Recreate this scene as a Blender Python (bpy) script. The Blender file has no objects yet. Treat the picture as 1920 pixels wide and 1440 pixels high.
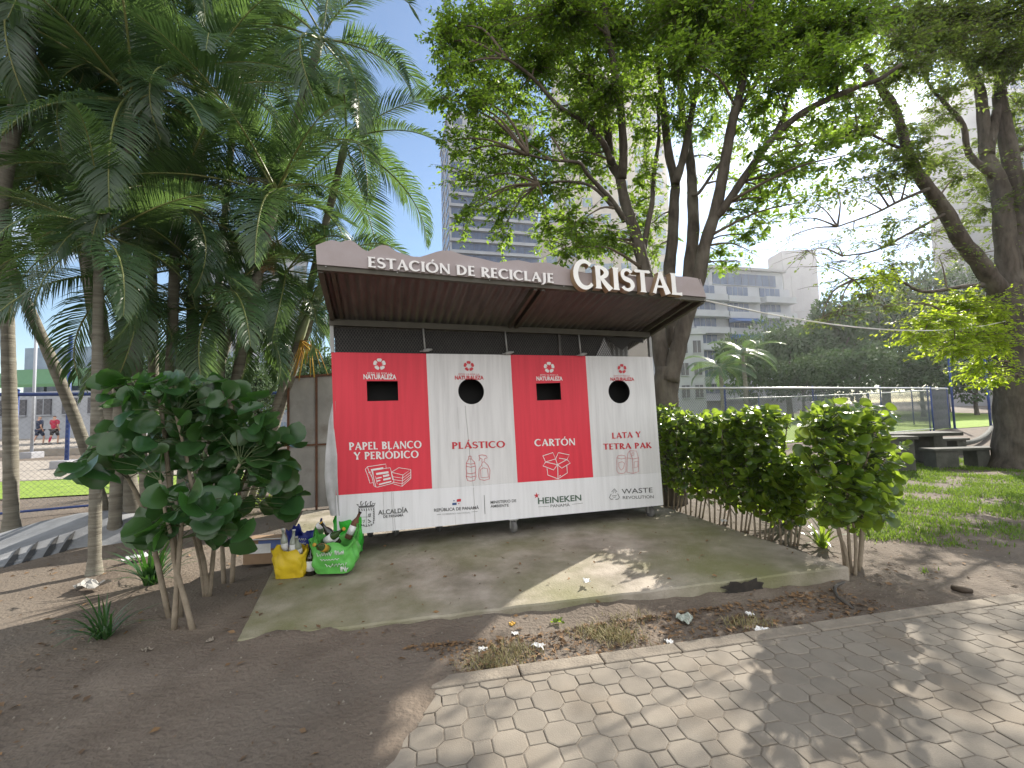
import bpy, math, random
import numpy as np
from mathutils import Vector, Matrix, Quaternion

random.seed(7); rng = np.random.default_rng(7)
S = bpy.context.scene
COL = S.collection
# ------------------------------------------------------------------ camera
FPX, PITCH, ROLL, CH = 840.0, math.radians(3.6), math.radians(1.6), 1.5
_F = np.array([0, math.cos(PITCH), math.sin(PITCH)])
_r0 = np.array([1.0, 0, 0]); _u0 = np.array([0, -math.sin(PITCH), math.cos(PITCH)])
_R = math.cos(ROLL)*_r0 - math.sin(ROLL)*_u0
_U = math.sin(ROLL)*_r0 + math.cos(ROLL)*_u0
CP = np.array([0, 0, CH])
cd = bpy.data.cameras.new('camera'); cam = bpy.data.objects.new('camera', cd); COL.objects.link(cam)
cd.sensor_width = 36; cd.lens = FPX/1920*36; cd.clip_start = 0.05; cd.clip_end = 3000
m = Matrix.Identity(4)
for i, a in enumerate((_R, _U, -_F)):
    for j in range(3): m[j][i] = a[j]
m[2][3] = CH
cam.matrix_world = m
S.camera = cam

def ray(px, py): return _R*(px-960)/FPX - _U*(py-720)/FPX + _F
def at(px, py, Y):                 # point on the sight line at world depth Y
    d = ray(px, py); return CP + d*(Y/d[1])
def G(px, py, z=0.0):              # point on the ground
    d = ray(px, py); return CP + d*((z-CH)/d[2])

# ------------------------------------------------------------------ light
sd = ray(1620, 110); sd = sd/np.linalg.norm(sd)
SUN_AZ, SUN_EL = math.atan2(sd[0], sd[1]), math.asin(sd[2])
sl = bpy.data.lights.new('sun', 'SUN'); so = bpy.data.objects.new('sun', sl); COL.objects.link(so)
sl.energy = 5.0; sl.angle = math.radians(0.53); sl.color = (1.0, 0.93, 0.82)
so.rotation_euler = Vector(sd).to_track_quat('Z', 'Y').to_euler()
W = bpy.data.worlds.new('World'); S.world = W; W.use_nodes = True
nt = W.node_tree; nt.nodes.clear()
def N(nt, t, **kw):
    n = nt.nodes.new(t)
    for k, v in kw.items(): setattr(n, k, v)
    return n
sky = N(nt, 'ShaderNodeTexSky', sky_type='NISHITA', sun_disc=False)
sky.sun_elevation = SUN_EL; sky.sun_rotation = SUN_AZ; sky.air_density = 1.0; sky.dust_density = 0.0; sky.ozone_density = 1.5
bg = N(nt, 'ShaderNodeBackground'); bg.inputs[1].default_value = 0.088
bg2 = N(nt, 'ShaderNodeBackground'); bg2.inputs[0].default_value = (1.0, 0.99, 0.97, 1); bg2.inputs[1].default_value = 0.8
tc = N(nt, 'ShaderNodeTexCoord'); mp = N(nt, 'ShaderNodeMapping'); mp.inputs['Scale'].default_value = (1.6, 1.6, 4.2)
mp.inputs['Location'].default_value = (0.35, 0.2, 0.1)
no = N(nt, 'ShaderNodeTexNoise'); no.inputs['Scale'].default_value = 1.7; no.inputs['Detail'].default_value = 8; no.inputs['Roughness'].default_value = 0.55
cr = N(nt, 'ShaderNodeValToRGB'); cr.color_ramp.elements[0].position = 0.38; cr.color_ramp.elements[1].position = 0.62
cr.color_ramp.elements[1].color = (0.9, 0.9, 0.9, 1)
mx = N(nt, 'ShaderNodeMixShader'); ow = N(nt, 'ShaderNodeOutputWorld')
L = nt.links.new
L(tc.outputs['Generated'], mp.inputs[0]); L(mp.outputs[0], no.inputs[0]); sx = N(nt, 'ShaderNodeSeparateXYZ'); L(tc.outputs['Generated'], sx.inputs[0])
bi = N(nt, 'ShaderNodeMath', operation='MULTIPLY_ADD'); bi.inputs[1].default_value = -0.30; L(sx.outputs[1], bi.inputs[0]); L(no.outputs[0], bi.inputs[2]); L(bi.outputs[0], cr.inputs[0])   # unseen bright cloud bank added behind the camera to fill the shade neutrally
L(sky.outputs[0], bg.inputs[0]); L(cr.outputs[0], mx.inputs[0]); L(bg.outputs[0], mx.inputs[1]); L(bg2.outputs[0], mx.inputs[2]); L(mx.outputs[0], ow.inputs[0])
S.view_settings.view_transform = 'Standard'; S.view_settings.look = 'None'
S.view_settings.exposure = 1.2; S.view_settings.gamma = 1.0; S.view_settings.use_curve_mapping = False
S.cycles.max_bounces = 7; S.cycles.transparent_max_bounces = 8; S.cycles.caustics_reflective = False; S.cycles.caustics_refractive = False
S.cycles.use_denoising = True

# ------------------------------------------------------------------ materials
def mat(name, c1, c2=None, rough=0.75, scale=6.0, stretch=(1, 1, 1), bump=0.0, bscale=None, island=0.0, metallic=0.0,
        trans=None, tmix=0.4, spec=0.4, lo=0.35, hi=0.65, c3=None, s3=1.5, lo3=0.5, hi3=0.65):
    M = bpy.data.materials.new(name); M.use_nodes = True; t = M.node_tree; p = t.nodes['Principled BSDF']; l = t.links.new
    p.inputs['Roughness'].default_value = rough; p.inputs['Metallic'].default_value = metallic; p.inputs['Specular IOR Level'].default_value = spec
    co = N(t, 'ShaderNodeTexCoord'); ma = N(t, 'ShaderNodeMapping'); ma.inputs['Scale'].default_value = stretch
    l(co.outputs['Object'], ma.inputs[0])
    c2 = c2 or tuple(x*0.75 for x in c1)
    n = N(t, 'ShaderNodeTexNoise'); n.inputs['Scale'].default_value = scale; n.inputs['Detail'].default_value = 7; n.inputs['Roughness'].default_value = 0.6
    l(ma.outputs[0], n.inputs[0])
    mr = N(t, 'ShaderNodeMapRange'); mr.inputs[1].default_value = lo; mr.inputs[2].default_value = hi; l(n.outputs[0], mr.inputs[0])
    fac = mr.outputs[0]
    if island:
        g = N(t, 'ShaderNodeNewGeometry'); mm = N(t, 'ShaderNodeMix'); mm.inputs[0].default_value = island
        l(mr.outputs[0], mm.inputs[2]); l(g.outputs['Random Per Island'], mm.inputs[3]); fac = mm.outputs[0]
    mc = N(t, 'ShaderNodeMix', data_type='RGBA'); mc.inputs[6].default_value = (*c1, 1); mc.inputs[7].default_value = (*c2, 1)
    l(fac, mc.inputs[0]); colr = mc.outputs[2]
    if c3:
        n3 = N(t, 'ShaderNodeTexNoise'); n3.inputs['Scale'].default_value = s3; n3.inputs['Detail'].default_value = 6; l(co.outputs['Object'], n3.inputs[0])
        r3 = N(t, 'ShaderNodeMapRange'); r3.inputs[1].default_value = lo3; r3.inputs[2].default_value = hi3; l(n3.outputs[0], r3.inputs[0])
        m3 = N(t, 'ShaderNodeMix', data_type='RGBA'); l(r3.outputs[0], m3.inputs[0]); l(colr, m3.inputs[6]); m3.inputs[7].default_value = (*c3, 1); colr = m3.outputs[2]
    l(colr, p.inputs['Base Color'])
    if bump:
        n2 = N(t, 'ShaderNodeTexNoise'); n2.inputs['Scale'].default_value = bscale or scale*4; n2.inputs['Detail'].default_value = 8; l(ma.outputs[0], n2.inputs[0])
        b = N(t, 'ShaderNodeBump'); b.inputs['Strength'].default_value = bump; b.inputs['Distance'].default_value = 0.02; l(n2.outputs[0], b.inputs['Height']); l(b.outputs[0], p.inputs['Normal'])
    if trans:
        tb = N(t, 'ShaderNodeBsdfTranslucent'); ms = N(t, 'ShaderNodeMixShader'); ms.inputs[0].default_value = tmix
        mt = N(t, 'ShaderNodeMix', data_type='RGBA'); mt.inputs[6].default_value = (*trans, 1); mt.inputs[7].default_value = (*[x*0.6 for x in trans], 1); l(fac, mt.inputs[0]); l(mt.outputs[2], tb.inputs[0])
        o = t.nodes['Material Output']; l(p.outputs[0], ms.inputs[1]); l(tb.outputs[0], ms.inputs[2]); l(ms.outputs[0], o.inputs[0])
    M['_c'] = 1
    return M

M = {}
M['dirt'] = mat('dirt', (.19, .156, .125), (.115, .092, .073), rough=.95, scale=1.6, bump=.8, bscale=38, spec=.15, c3=(.15, .127, .105), s3=.5, lo3=.45, hi3=.6)
M['concrete'] = mat('concrete', (.38, .34, .285), (.215, .19, .155), rough=.9, scale=3.2, bump=.35, bscale=60, spec=.2, c3=(.17, .175, .075), s3=.8, lo3=.42, hi3=.72)
M['kerb'] = mat('kerb_concrete', (.27, .235, .19), (.19, .165, .135), rough=.92, scale=6, bump=.4, bscale=70, spec=.2)
M['paver'] = mat('paver', (.262, .232, .192), (.185, .165, .138), rough=.9, scale=9, bump=.18, bscale=160, island=.5, spec=.2, lo=.3, hi=.7, c3=(.21, .175, .135), s3=2.4, lo3=.5, hi3=.78)
M['grout'] = mat('joint_sand', (.25, .215, .17), (.17, .145, .118), rough=1, scale=20, bump=.4)
M['lawn'] = mat('lawn', (.25, .34, .07), (.17, .25, .05), rough=.95, scale=3, bump=.6, bscale=60, spec=.1)
M['path'] = mat('far_path', (.34, .30, .25), (.24, .21, .18), rough=.95, scale=2)
M['grass'] = mat('grass_blades', (.085, .17, .02), (.14, .22, .035), rough=.6, island=1, trans=(.28, .42, .04), tmix=.4)
M['straw'] = mat('dry_grass', (.30, .25, .13), (.17, .16, .06), rough=.8, island=1)
M['litter'] = mat('leaf_litter', (.22, .13, .06), (.10, .065, .04), rough=.85, island=1)
M['bark'] = mat('bark', (.115, .098, .08), (.055, .046, .038), rough=.9, scale=5, stretch=(2, 2, .5), bump=.7, bscale=14, spec=.2, c3=(.145, .13, .105), s3=3, lo3=.5, hi3=.75)
M['twig'] = mat('twig', (.10, .08, .06), (.15, .12, .09), rough=.85, scale=12, spec=.2)
M['stem'] = mat('pale_stem', (.30, .25, .19), (.20, .165, .12), rough=.85, scale=12, spec=.2)
M['petiole'] = mat('petiole', (.05, .08, .03), (.08, .11, .04), rough=.6)
M['leaf'] = mat('tree_leaf', (.034, .070, .016), (.056, .10, .022), rough=.42, island=.9, trans=(.36, .56, .05), tmix=.55, spec=.5)
M['leaf_b'] = mat('tree_leaf_fine', (.04, .068, .022), (.064, .095, .028), rough=.5, island=.9, trans=(.32, .44, .07), tmix=.48, spec=.4)
M['leaf_sunlit'] = mat('sunlit_leaf', (.09, .17, .02), (.13, .21, .03), rough=.4, island=.9, trans=(.62, .80, .05), tmix=.62)  # same tree's leaf, coloured brighter to look lit through by the sun
M['far_leaf'] = mat('far_leaf', (.045, .085, .035), (.075, .12, .045), rough=.7, island=.9, trans=(.10, .17, .04), tmix=.25)
M['shrub'] = mat('shrub_leaf', (.024, .072, .026), (.055, .115, .034), rough=.28, island=.9, trans=(.10, .30, .03), tmix=.3, spec=.6)
M['hedge'] = mat('hedge_leaf', (.04, .09, .016), (.078, .135, .024), rough=.28, island=.9, trans=(.46, .64, .06), tmix=.48, spec=.6)
M['frond'] = mat('palm_frond', (.032, .072, .036), (.052, .098, .044), rough=.33, island=.9, trans=(.20, .34, .08), tmix=.36, spec=.6)
M['rachis'] = mat('frond_stalk', (.14, .18, .05), (.22, .22, .08), rough=.5)
M['dead'] = mat('dead_frond', (.26, .16, .08), (.16, .10, .05), rough=.8, island=.8)
M['palm_trunk'] = mat('palm_trunk', (.23, .215, .175), (.12, .108, .088), rough=.85, scale=3, stretch=(.6, .6, 7), bump=.5, bscale=9, spec=.2, c3=(.24, .235, .20), s3=5, lo3=.55, hi3=.75)
M['crownshaft'] = mat('crown_shaft', (.30, .33, .22), (.21, .25, .15), rough=.5, scale=3, stretch=(1, 1, .5))
M['fascia'] = mat('mauve_brown_metal', (.36, .31, .315), (.30, .25, .24), rough=.45, scale=3, spec=.4, c3=(.42, .37, .39), s3=1, lo3=.5, hi3=.8)
M['frame'] = mat('olive_brown_frame', (.085, .078, .056), (.06, .053, .04), rough=.5, scale=5)
M['roofing'] = mat('dark_corrugated_metal', (.155, .13, .12), (.10, .084, .077), rough=.5, scale=4, stretch=(4, .5, 4), spec=.4)
M['mesh'] = mat('black_mesh_metal', (.07, .064, .057), (.045, .04, .036), rough=.5, scale=20)
M['black'] = mat('black_sheet', (.016, .015, .014), (.010, .010, .010), rough=.7, scale=4)
M['greymetal'] = mat('grey_metal', (.40, .40, .39), (.28, .28, .27), rough=.5, scale=7, metallic=.2)
M['red'] = mat('red_vinyl', (.72, .045, .072), (.60, .034, .055), rough=.5, scale=3, stretch=(6, 6, .35), spec=.35, lo=.35, hi=.75)
M['white'] = mat('white_vinyl', (.70, .69, .69), (.52, .51, .51), rough=.5, scale=3, stretch=(6, 6, .35), spec=.35, lo=.42, hi=.8)
M['band'] = mat('white_band_vinyl', (.77, .77, .79), (.64, .64, .65), rough=.5, scale=3, stretch=(6, 6, .35), spec=.35, lo=.42, hi=.85)
M['ink_white'] = mat('white_print', (.80, .78, .77), (.74, .72, .71), rough=.5, scale=9)
M['ink_red'] = mat('red_print', (.56, .035, .05), (.50, .03, .045), rough=.5, scale=9)
M['ink_dark'] = mat('dark_print', (.07, .07, .072), (.10, .10, .10), rough=.5, scale=9)
M['ink_grey'] = mat('grey_print', (.28, .28, .29), (.34, .34, .34), rough=.5, scale=9)
M['ink_blue'] = mat('blue_print', (.04, .08, .20), (.05, .10, .24), rough=.5, scale=9)
M['ink_green'] = mat('dark_green_print', (.07, .12, .09), (.09, .14, .10), rough=.5, scale=9)
M['drip'] = mat('drip_stain', (.30, .29, .28), (.42, .41, .40), rough=.6, scale=15)
M['letter_face'] = mat('white_letter_acrylic', (.86, .85, .82), (.78, .77, .74), rough=.3, scale=5)
M['letter_side'] = mat('brown_letter_return', (.36, .25, .15), (.28, .19, .11), rough=.4, scale=5)
M['rubber'] = mat('grey_rubber', (.10, .10, .10), (.16, .155, .15), rough=.8, scale=12)
M['rust'] = mat('rusty_steel', (.16, .075, .045), (.09, .05, .035), rough=.9, scale=9, bump=.4)
M['greypanel'] = mat('weathered_grey_sheet', (.36, .35, .335), (.25, .245, .235), rough=.8, scale=2.5, stretch=(1, 1, .6), spec=.3, c3=(.15, .13, .11), s3=2, lo3=.56, hi3=.75)
M['cloth'] = mat('torn_white_sheet', (.62, .62, .63), (.46, .46, .46), rough=.7, scale=5)
M['fence_blue'] = mat('blue_fence_paint', (.02, .055, .22), (.015, .035, .14), rough=.45, scale=6)
M['wire'] = mat('fence_wire', (.30, .31, .33), (.20, .21, .22), rough=.4, metallic=.6, scale=6)
M['wire_dark'] = mat('dark_windscreen_wire', (.12, .13, .15), (.09, .10, .11), rough=.5, scale=6)
M['rail'] = mat('galvanised_rail', (.55, .56, .57), (.42, .43, .44), rough=.35, metallic=.5, scale=6)
M['table'] = mat('backlit_concrete', (.085, .085, .075), (.05, .053, .043), rough=.9, scale=5, bump=.4)  # tables and benches: concrete coloured dark to look backlit
M['cardboard'] = mat('cardboard', (.30, .20, .125), (.24, .16, .10), rough=.85, scale=6)
M['blueprint'] = mat('box_blue', (.10, .16, .40), (.14, .2, .45), rough=.6, scale=9)
M['paper'] = mat('white_paper', (.78, .78, .77), (.68, .68, .67), rough=.7, scale=14, bump=.3)
M['bag_yellow'] = mat('yellow_bag', (.68, .50, .025), (.58, .41, .02), rough=.4, scale=9, bump=.45, bscale=12)
M['bag_green'] = mat('pale_green_bag', (.14, .50, .10), (.11, .42, .08), rough=.35, scale=9, bump=.45, bscale=12)
M['bag_lime'] = mat('bright_green_bag', (.05, .52, .05), (.04, .44, .04), rough=.35, scale=9, bump=.45, bscale=12)
M['bag_blue'] = mat('dark_blue_bag', (.02, .035, .24), (.015, .025, .17), rough=.35, scale=9, bump=.45, bscale=12)
M['glass_dark'] = mat('dark_bottle_glass', (.012, .012, .010), (.02, .015, .01), rough=.08, spec=.8)
M['glass_green'] = mat('green_bottle_glass', (.03, .07, .02), (.05, .09, .03), rough=.08, spec=.8)
M['glass_clear'] = mat('pale_bottle_glass', (.35, .38, .33), (.28, .31, .26), rough=.1, spec=.8)
M['tarp'] = mat('grey_mound', (.24, .25, .265), (.16, .165, .175), rough=.8, scale=3, bump=.3)
M['tarp_dark'] = mat('black_streak', (.025, .025, .025), (.04, .04, .04), rough=.8)
M['skin'] = mat('skin', (.52, .31, .22), (.46, .27, .19), rough=.55)
M['navy'] = mat('navy_cloth', (.03, .04, .08), (.022, .03, .06), rough=.9)
M['crimson'] = mat('crimson_cloth', (.42, .03, .07), (.35, .025, .06), rough=.9)
M['darkcloth'] = mat('dark_cloth', (.03, .028, .03), (.045, .04, .045), rough=.9)
M['hair'] = mat('grey_hair', (.40, .38, .36), (.32, .30, .28), rough=.8)
M['bld_white'] = mat('white_render', (.36, .38, .42), (.30, .315, .35), rough=.85, scale=.3)
M['bld_cream'] = mat('cream_render', (.46, .42, .36), (.40, .37, .32), rough=.85, scale=.2)
M['bld_grey'] = mat('pale_grey_concrete', (.32, .32, .34), (.28, .28, .30), rough=.85, scale=.2)
M['bld_dark'] = mat('dark_recess', (.10, .10, .11), (.07, .07, .08), rough=.7, scale=.4)
M['glazing'] = mat('blue_grey_glazing', (.035, .058, .125), (.075, .115, .20), rough=.15, scale=.8, stretch=(1, 1, .3), spec=.35)
M['glazing_pale'] = mat('pale_blue_glazing', (.16, .22, .30), (.22, .29, .37), rough=.15, scale=.8, spec=.4)
M['awning'] = mat('blue_awning', (.03, .09, .26), (.04, .11, .30), rough=.7)
M['green_roof'] = mat('green_roofing', (.10, .22, .10), (.13, .26, .12), rough=.7)
M['rope'] = mat('white_rope', (.66, .65, .62), (.55, .54, .5), rough=.8)
M['stick'] = mat('dark_wood', (.06, .045, .035), (.09, .07, .05), rough=.9)
M['orange'] = mat('orange_flower_stalk', (.42, .20, .03), (.50, .34, .04), rough=.7, island=.9)
M['hose'] = mat('black_hose', (.05, .045, .04), (.08, .07, .06), rough=.7)
M['soot'] = mat('black_soot', (.02, .018, .016), (.05, .042, .035), rough=.95, scale=8)

# ------------------------------------------------------------------ mesh helpers
def npmesh(name, V, F, mats, midx=None, smooth=False):
    """V (n,3); F list of arrays (m,k)"""
    me = bpy.data.meshes.new(name); V = np.asarray(V, dtype=np.float32)
    me.vertices.add(len(V)); me.vertices.foreach_set('co', V.ravel())
    F = [np.asarray(f, dtype=np.int32) for f in F if len(f)]
    nl = sum(f.size for f in F); npoly = sum(len(f) for f in F)
    me.loops.add(nl); me.loops.foreach_set('vertex_index', np.concatenate([f.ravel() for f in F]))
    tot = np.concatenate([np.full(len(f), f.shape[1], dtype=np.int32) for f in F])
    st = np.concatenate([[0], np.cumsum(tot)[:-1]]).astype(np.int32)
    me.polygons.add(npoly); me.polygons.foreach_set('loop_start', st)
    try: me.polygons.foreach_set('loop_total', tot)
    except Exception: pass
    if smooth: me.polygons.foreach_set('use_smooth', np.ones(npoly, dtype=bool))
    for mm in (mats if isinstance(mats, (list, tuple)) else [mats]): me.materials.append(M[mm] if isinstance(mm, str) else mm)
    if midx is not None: me.polygons.foreach_set('material_index', np.asarray(midx, dtype=np.int32))
    me.update(calc_edges=True); me.validate()
    return me

def link(name, me, parent=None, label=None, cat=None, group=None, kind=None, loc=None):
    o = bpy.data.objects.new(name, me); COL.objects.link(o)
    if parent is not None: o.parent = parent
    if label: o['label'] = label
    if cat: o['category'] = cat
    if group: o['group'] = group
    if kind: o['kind'] = kind
    if loc is not None: o.location = loc
    return o

def thing(name, label, cat, loc=(0, 0, 0), rz=0, group=None):
    o = link(name, None, None, label, cat, group, None, tuple(float(v) for v in loc)); o.rotation_euler = (0, 0, rz); return o

class MB:
    def __init__(s): s.v = []; s.f = []; s.m = []; s.sm = []
    def add(s, vs, fs, mi=0, smooth=False):
        b = len(s.v); s.v += [tuple(map(float, v)) for v in vs]
        for f in fs: s.f.append([b+i for i in f]); s.m.append(mi); s.sm.append(smooth)
    def box(s, lo, hi, mi=0, bev=0.0):
        x0, y0, z0 = lo; x1, y1, z1 = hi
        s.add([(x0,y0,z0),(x1,y0,z0),(x1,y1,z0),(x0,y1,z0),(x0,y0,z1),(x1,y0,z1),(x1,y1,z1),(x0,y1,z1)],
              [(0,3,2,1),(4,5,6,7),(0,1,5,4),(1,2,6,5),(2,3,7,6),(3,0,4,7)], mi)
    def prism(s, poly, vec, mi=0, mside=None):
        n = len(poly); vec = np.asarray(vec, float); P = [np.asarray(p, float) for p in poly]
        vs = P + [p+vec for p in P]
        s.add(vs, [tuple(range(n))[::-1]], mi); b = len(s.v)-2*n
        s.f.append([b+n+i for i in range(n)]); s.m.append(mi); s.sm.append(False)
        for i in range(n):
            j = (i+1) % n; s.f.append([b+i, b+j, b+n+j, b+n+i]); s.m.append(mi if mside is None else mside); s.sm.append(False)
    def tube(s, pts, rad, sides=8, mi=0, caps=True, smooth=True):
        P = [np.asarray(p, float) for p in pts]; n = len(P)
        if not hasattr(rad, '__len__'): rad = [rad]*n
        t0 = P[1]-P[0]; t0 = t0/ (np.linalg.norm(t0)+1e-12)
        a = np.array([1.0,0,0]) if abs(t0[0]) < .8 else np.array([0,1.0,0])
        u = np.cross(t0, a); u /= np.linalg.norm(u); vs = []
        for i in range(n):
            t = P[min(i+1,n-1)]-P[max(i-1,0)]; t = t/(np.linalg.norm(t)+1e-12)
            u = u - t*np.dot(u,t); u /= (np.linalg.norm(u)+1e-12); w = np.cross(t,u)
            for k in range(sides):
                an = 2*math.pi*k/sides; vs.append(P[i]+rad[i]*(math.cos(an)*u+math.sin(an)*w))
        fs = [(i*sides+k, i*sides+(k+1)%sides, (i+1)*sides+(k+1)%sides, (i+1)*sides+k) for i in range(n-1) for k in range(sides)]
        s.add(vs, fs, mi, smooth)
        if caps:
            b = len(s.v)-n*sides
            s.f.append([b+k for k in range(sides)][::-1]); s.m.append(mi); s.sm.append(False)
            s.f.append([b+(n-1)*sides+k for k in range(sides)]); s.m.append(mi); s.sm.append(False)
    def lathe(s, prof, c=(0,0,0), sides=16, mi=0, axis=None):
        """prof: list of (r,z)"""
        A = Matrix.Identity(3) if axis is None else Vector((0,0,1)).rotation_difference(Vector(axis)).to_matrix()
        vs = []
        for r, z in prof:
            for k in range(sides):
                a = 2*math.pi*k/sides; q = A @ Vector((r*math.cos(a), r*math.sin(a), z)); vs.append((q.x+c[0], q.y+c[1], q.z+c[2]))
        n = len(prof)
        s.add(vs, [(i*sides+k, i*sides+(k+1)%sides, (i+1)*sides+(k+1)%sides, (i+1)*sides+k) for i in range(n-1) for k in range(sides)], mi, True)
        b = len(s.v)-n*sides
        if prof[0][0] > 1e-5: s.f.append([b+k for k in range(sides)][::-1]); s.m.append(mi); s.sm.append(False)
        if prof[-1][0] > 1e-5: s.f.append([b+(n-1)*sides+k for k in range(sides)]); s.m.append(mi); s.sm.append(False)
    def mesh(s, name, mats, fn=None):
        me = bpy.data.meshes.new(name)
        v = s.v if fn is None else [fn(p) for p in s.v]
        me.from_pydata(v, [], s.f)
        for mm in (mats if isinstance(mats, (list, tuple)) else [mats]): me.materials.append(M[mm])
        me.polygons.foreach_set('material_index', np.array(s.m, dtype=np.int32))
        me.polygons.foreach_set('use_smooth', np.array(s.sm, dtype=bool)); me.update()
        return me
    def build(s, name, mats, parent=None, fn=None, **kw): return link(name, s.mesh(name, mats, fn), parent, **kw)

def bevel(o, w=0.01, seg=2):
    b = o.modifiers.new('bevel', 'BEVEL'); b.width = w; b.segments = seg; b.limit_method = 'ANGLE'; return o

def unit(v): v = np.asarray(v, float); return v/(np.linalg.norm(v, axis=-1, keepdims=True)+1e-12)

# ---- leaves (numpy): returns V, F
TEMPL = {
 'tri': (np.array([[0,0,0],[-.5,.45,.12],[0,1,-.08],[.5,.45,.12]]), [(0,3,2),(0,2,1)]),
}
def round_templ(n=10):
    v = [[0, .12, 0]]
    for k in range(n):
        a = math.pi*2*k/n - math.pi/2 + math.pi/n*0.0
        r = 0.5*(1+.07*math.cos(2*a)); 
        if k == 0: r = .40
        v.append([r*math.cos(a)*1.05, .5+r*math.sin(a), .10*math.cos(2*a)+.03*math.sin(5*a)])
    return np.array(v), [(0, 1+k, 1+(k+1) % n) for k in range(n)]
TEMPL['round'] = round_templ(11)
TEMPL['pointed'] = (np.array([[0,0,0],[-.34,.2,.08],[0,.3,0],[.34,.2,.08],[-.46,.5,.1],[0,.6,-.02],[.46,.5,.1],[-.3,.8,.04],[.3,.8,.04],[0,1.08,-.1]]),
                    [(0,2,1),(0,3,2),(1,2,5),(1,5,4),(2,3,6),(2,6,5),(4,5,7),(5,6,8),(5,9,7),(5,8,9)])
def leaves(C, A, Nn, Ls, Ws, kind='tri'):
    T, F = TEMPL[kind]; C = np.asarray(C, float); A = unit(A); Nn = np.asarray(Nn, float)
    Nn = unit(Nn - A*np.sum(Nn*A, 1, keepdims=True)); B = np.cross(A, Nn)
    Ls = np.asarray(Ls)[:, None, None]; Ws = np.asarray(Ws)[:, None, None]
    V = C[:, None, :] + T[None, :, 0:1]*Ws*B[:, None, :] + T[None, :, 1:2]*Ls*A[:, None, :] + T[None, :, 2:3]*Ws*Nn[:, None, :]
    k = len(T); n = len(C); F = np.array(F)
    FF = (F[None]+(np.arange(n)*k)[:, None, None]).reshape(-1, 3)
    return V.reshape(-1, 3), FF

def nz(x, y, s=1.0):
    return (np.sin(1.7*x*s+.3)*np.cos(2.3*y*s+1.1)+.6*np.sin(3.9*x*s+2.1*y*s+.7)+.35*np.cos(7.3*x*s-5.9*y*s)+.2*np.sin(13.1*x*s+11.7*y*s))/2.15

# ================================================================== SETTING
_a, _b, _c = G(448, 1198, .028)[:2], G(1587, 1062, .125)[:2], G(538, 1012, .13)[:2]
BANK = [(_a, _a+(_b-_a)*.55, .055), (_a+(_b-_a)*.45, _b, .05), (_a, _a+(_c-_a)*1.6, .06)]
def gz(x, y):
    near = np.clip((14-np.hypot(x, y-4))/6, 0, 1)
    d = (x+.445)*.978-(y-2.49)*.206*-1*-1 + .06*nz(x*2, y*2, 2.1)
    t = np.clip((.2-d)/.3, 0, 1)*np.clip((3.3-y)/.6, 0, 1)*np.clip((x+3.5)/1.5, 0, 1)
    bank = 0
    for (pa, pb, hb) in BANK:
        e = (pb-pa)/np.linalg.norm(pb-pa); q = (x-pa[0])*e[0]+(y-pa[1])*e[1]; ln = np.linalg.norm(pb-pa); dq = np.abs((x-pa[0])*(-e[1])+(y-pa[1])*e[0])
        bank = np.maximum(bank, hb*np.exp(-(dq/.13)**2)*(.55+.45*nz(x*2.2, y*2.2, 1.9))*np.clip(q/.15+.5, 0, 1)*np.clip((ln-q)/.15+.5, 0, 1))
    return bank + near*0.014*nz(x, y, 1.3) + near*.006*nz(x, y, 5.1) + .045*t*t*(3-2*t)
def axis(dl, dh, st):
    d = np.arange(dl, dh+1e-6, st); g = np.cumsum(1.0*1.38**np.arange(18))
    return np.concatenate([(dl-g)[::-1], d, dh+g])
xs = axis(-9, 11, .06); ys = axis(-2, 11, .06)
X, Y = np.meshgrid(xs, ys); Z = gz(X, Y)-.004
nx, ny = len(xs), len(ys); idx = np.arange(nx*ny).reshape(ny, nx)
link('ground', npmesh('ground', np.stack([X, Y, Z], -1).reshape(-1, 3),
     [np.stack([idx[:-1, :-1], idx[:-1, 1:], idx[1:, 1:], idx[1:, :-1]], -1).reshape(-1, 4)], 'dirt', smooth=True), kind='structure')

def sheet(name, poly, z, m):
    mb = MB(); mb.add([(p[0], p[1], z) for p in poly], [tuple(range(len(poly)))]); return mb.build(name, m, kind='structure')
# fence line: Y = 11.6 + .513 X
def fl(x): return 11.6+.513*x
sheet('lawn', [(-3.5, fl(-3.5)+1.0), (4, fl(4)+.4), (21, fl(21)+.3), (40, 30), (60, 70), (-6, 70), (-3, 30), (-4, 18)], .02, 'lawn')
sheet('lawn_strip', [(-14, 8.4), (-3.4, fl(-3.4)+1.0), (-3.9, 13.2), (-16, 11.8)], .021, 'lawn')
sheet('path', [(-40, 12.6), (-15, 12.0), (-3.8, 13.3), (-4.2, 17.8), (-20, 19), (-40, 20)], .024, 'path')
mb = MB(); mb.prism([(-60, 22, -.05), (-5, 22.6, -.05), (-6, 60, -.05), (-60, 60, -.05)], (0, 0, .37)); mb.build('raised_walkway', 'path', kind='structure')

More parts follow.
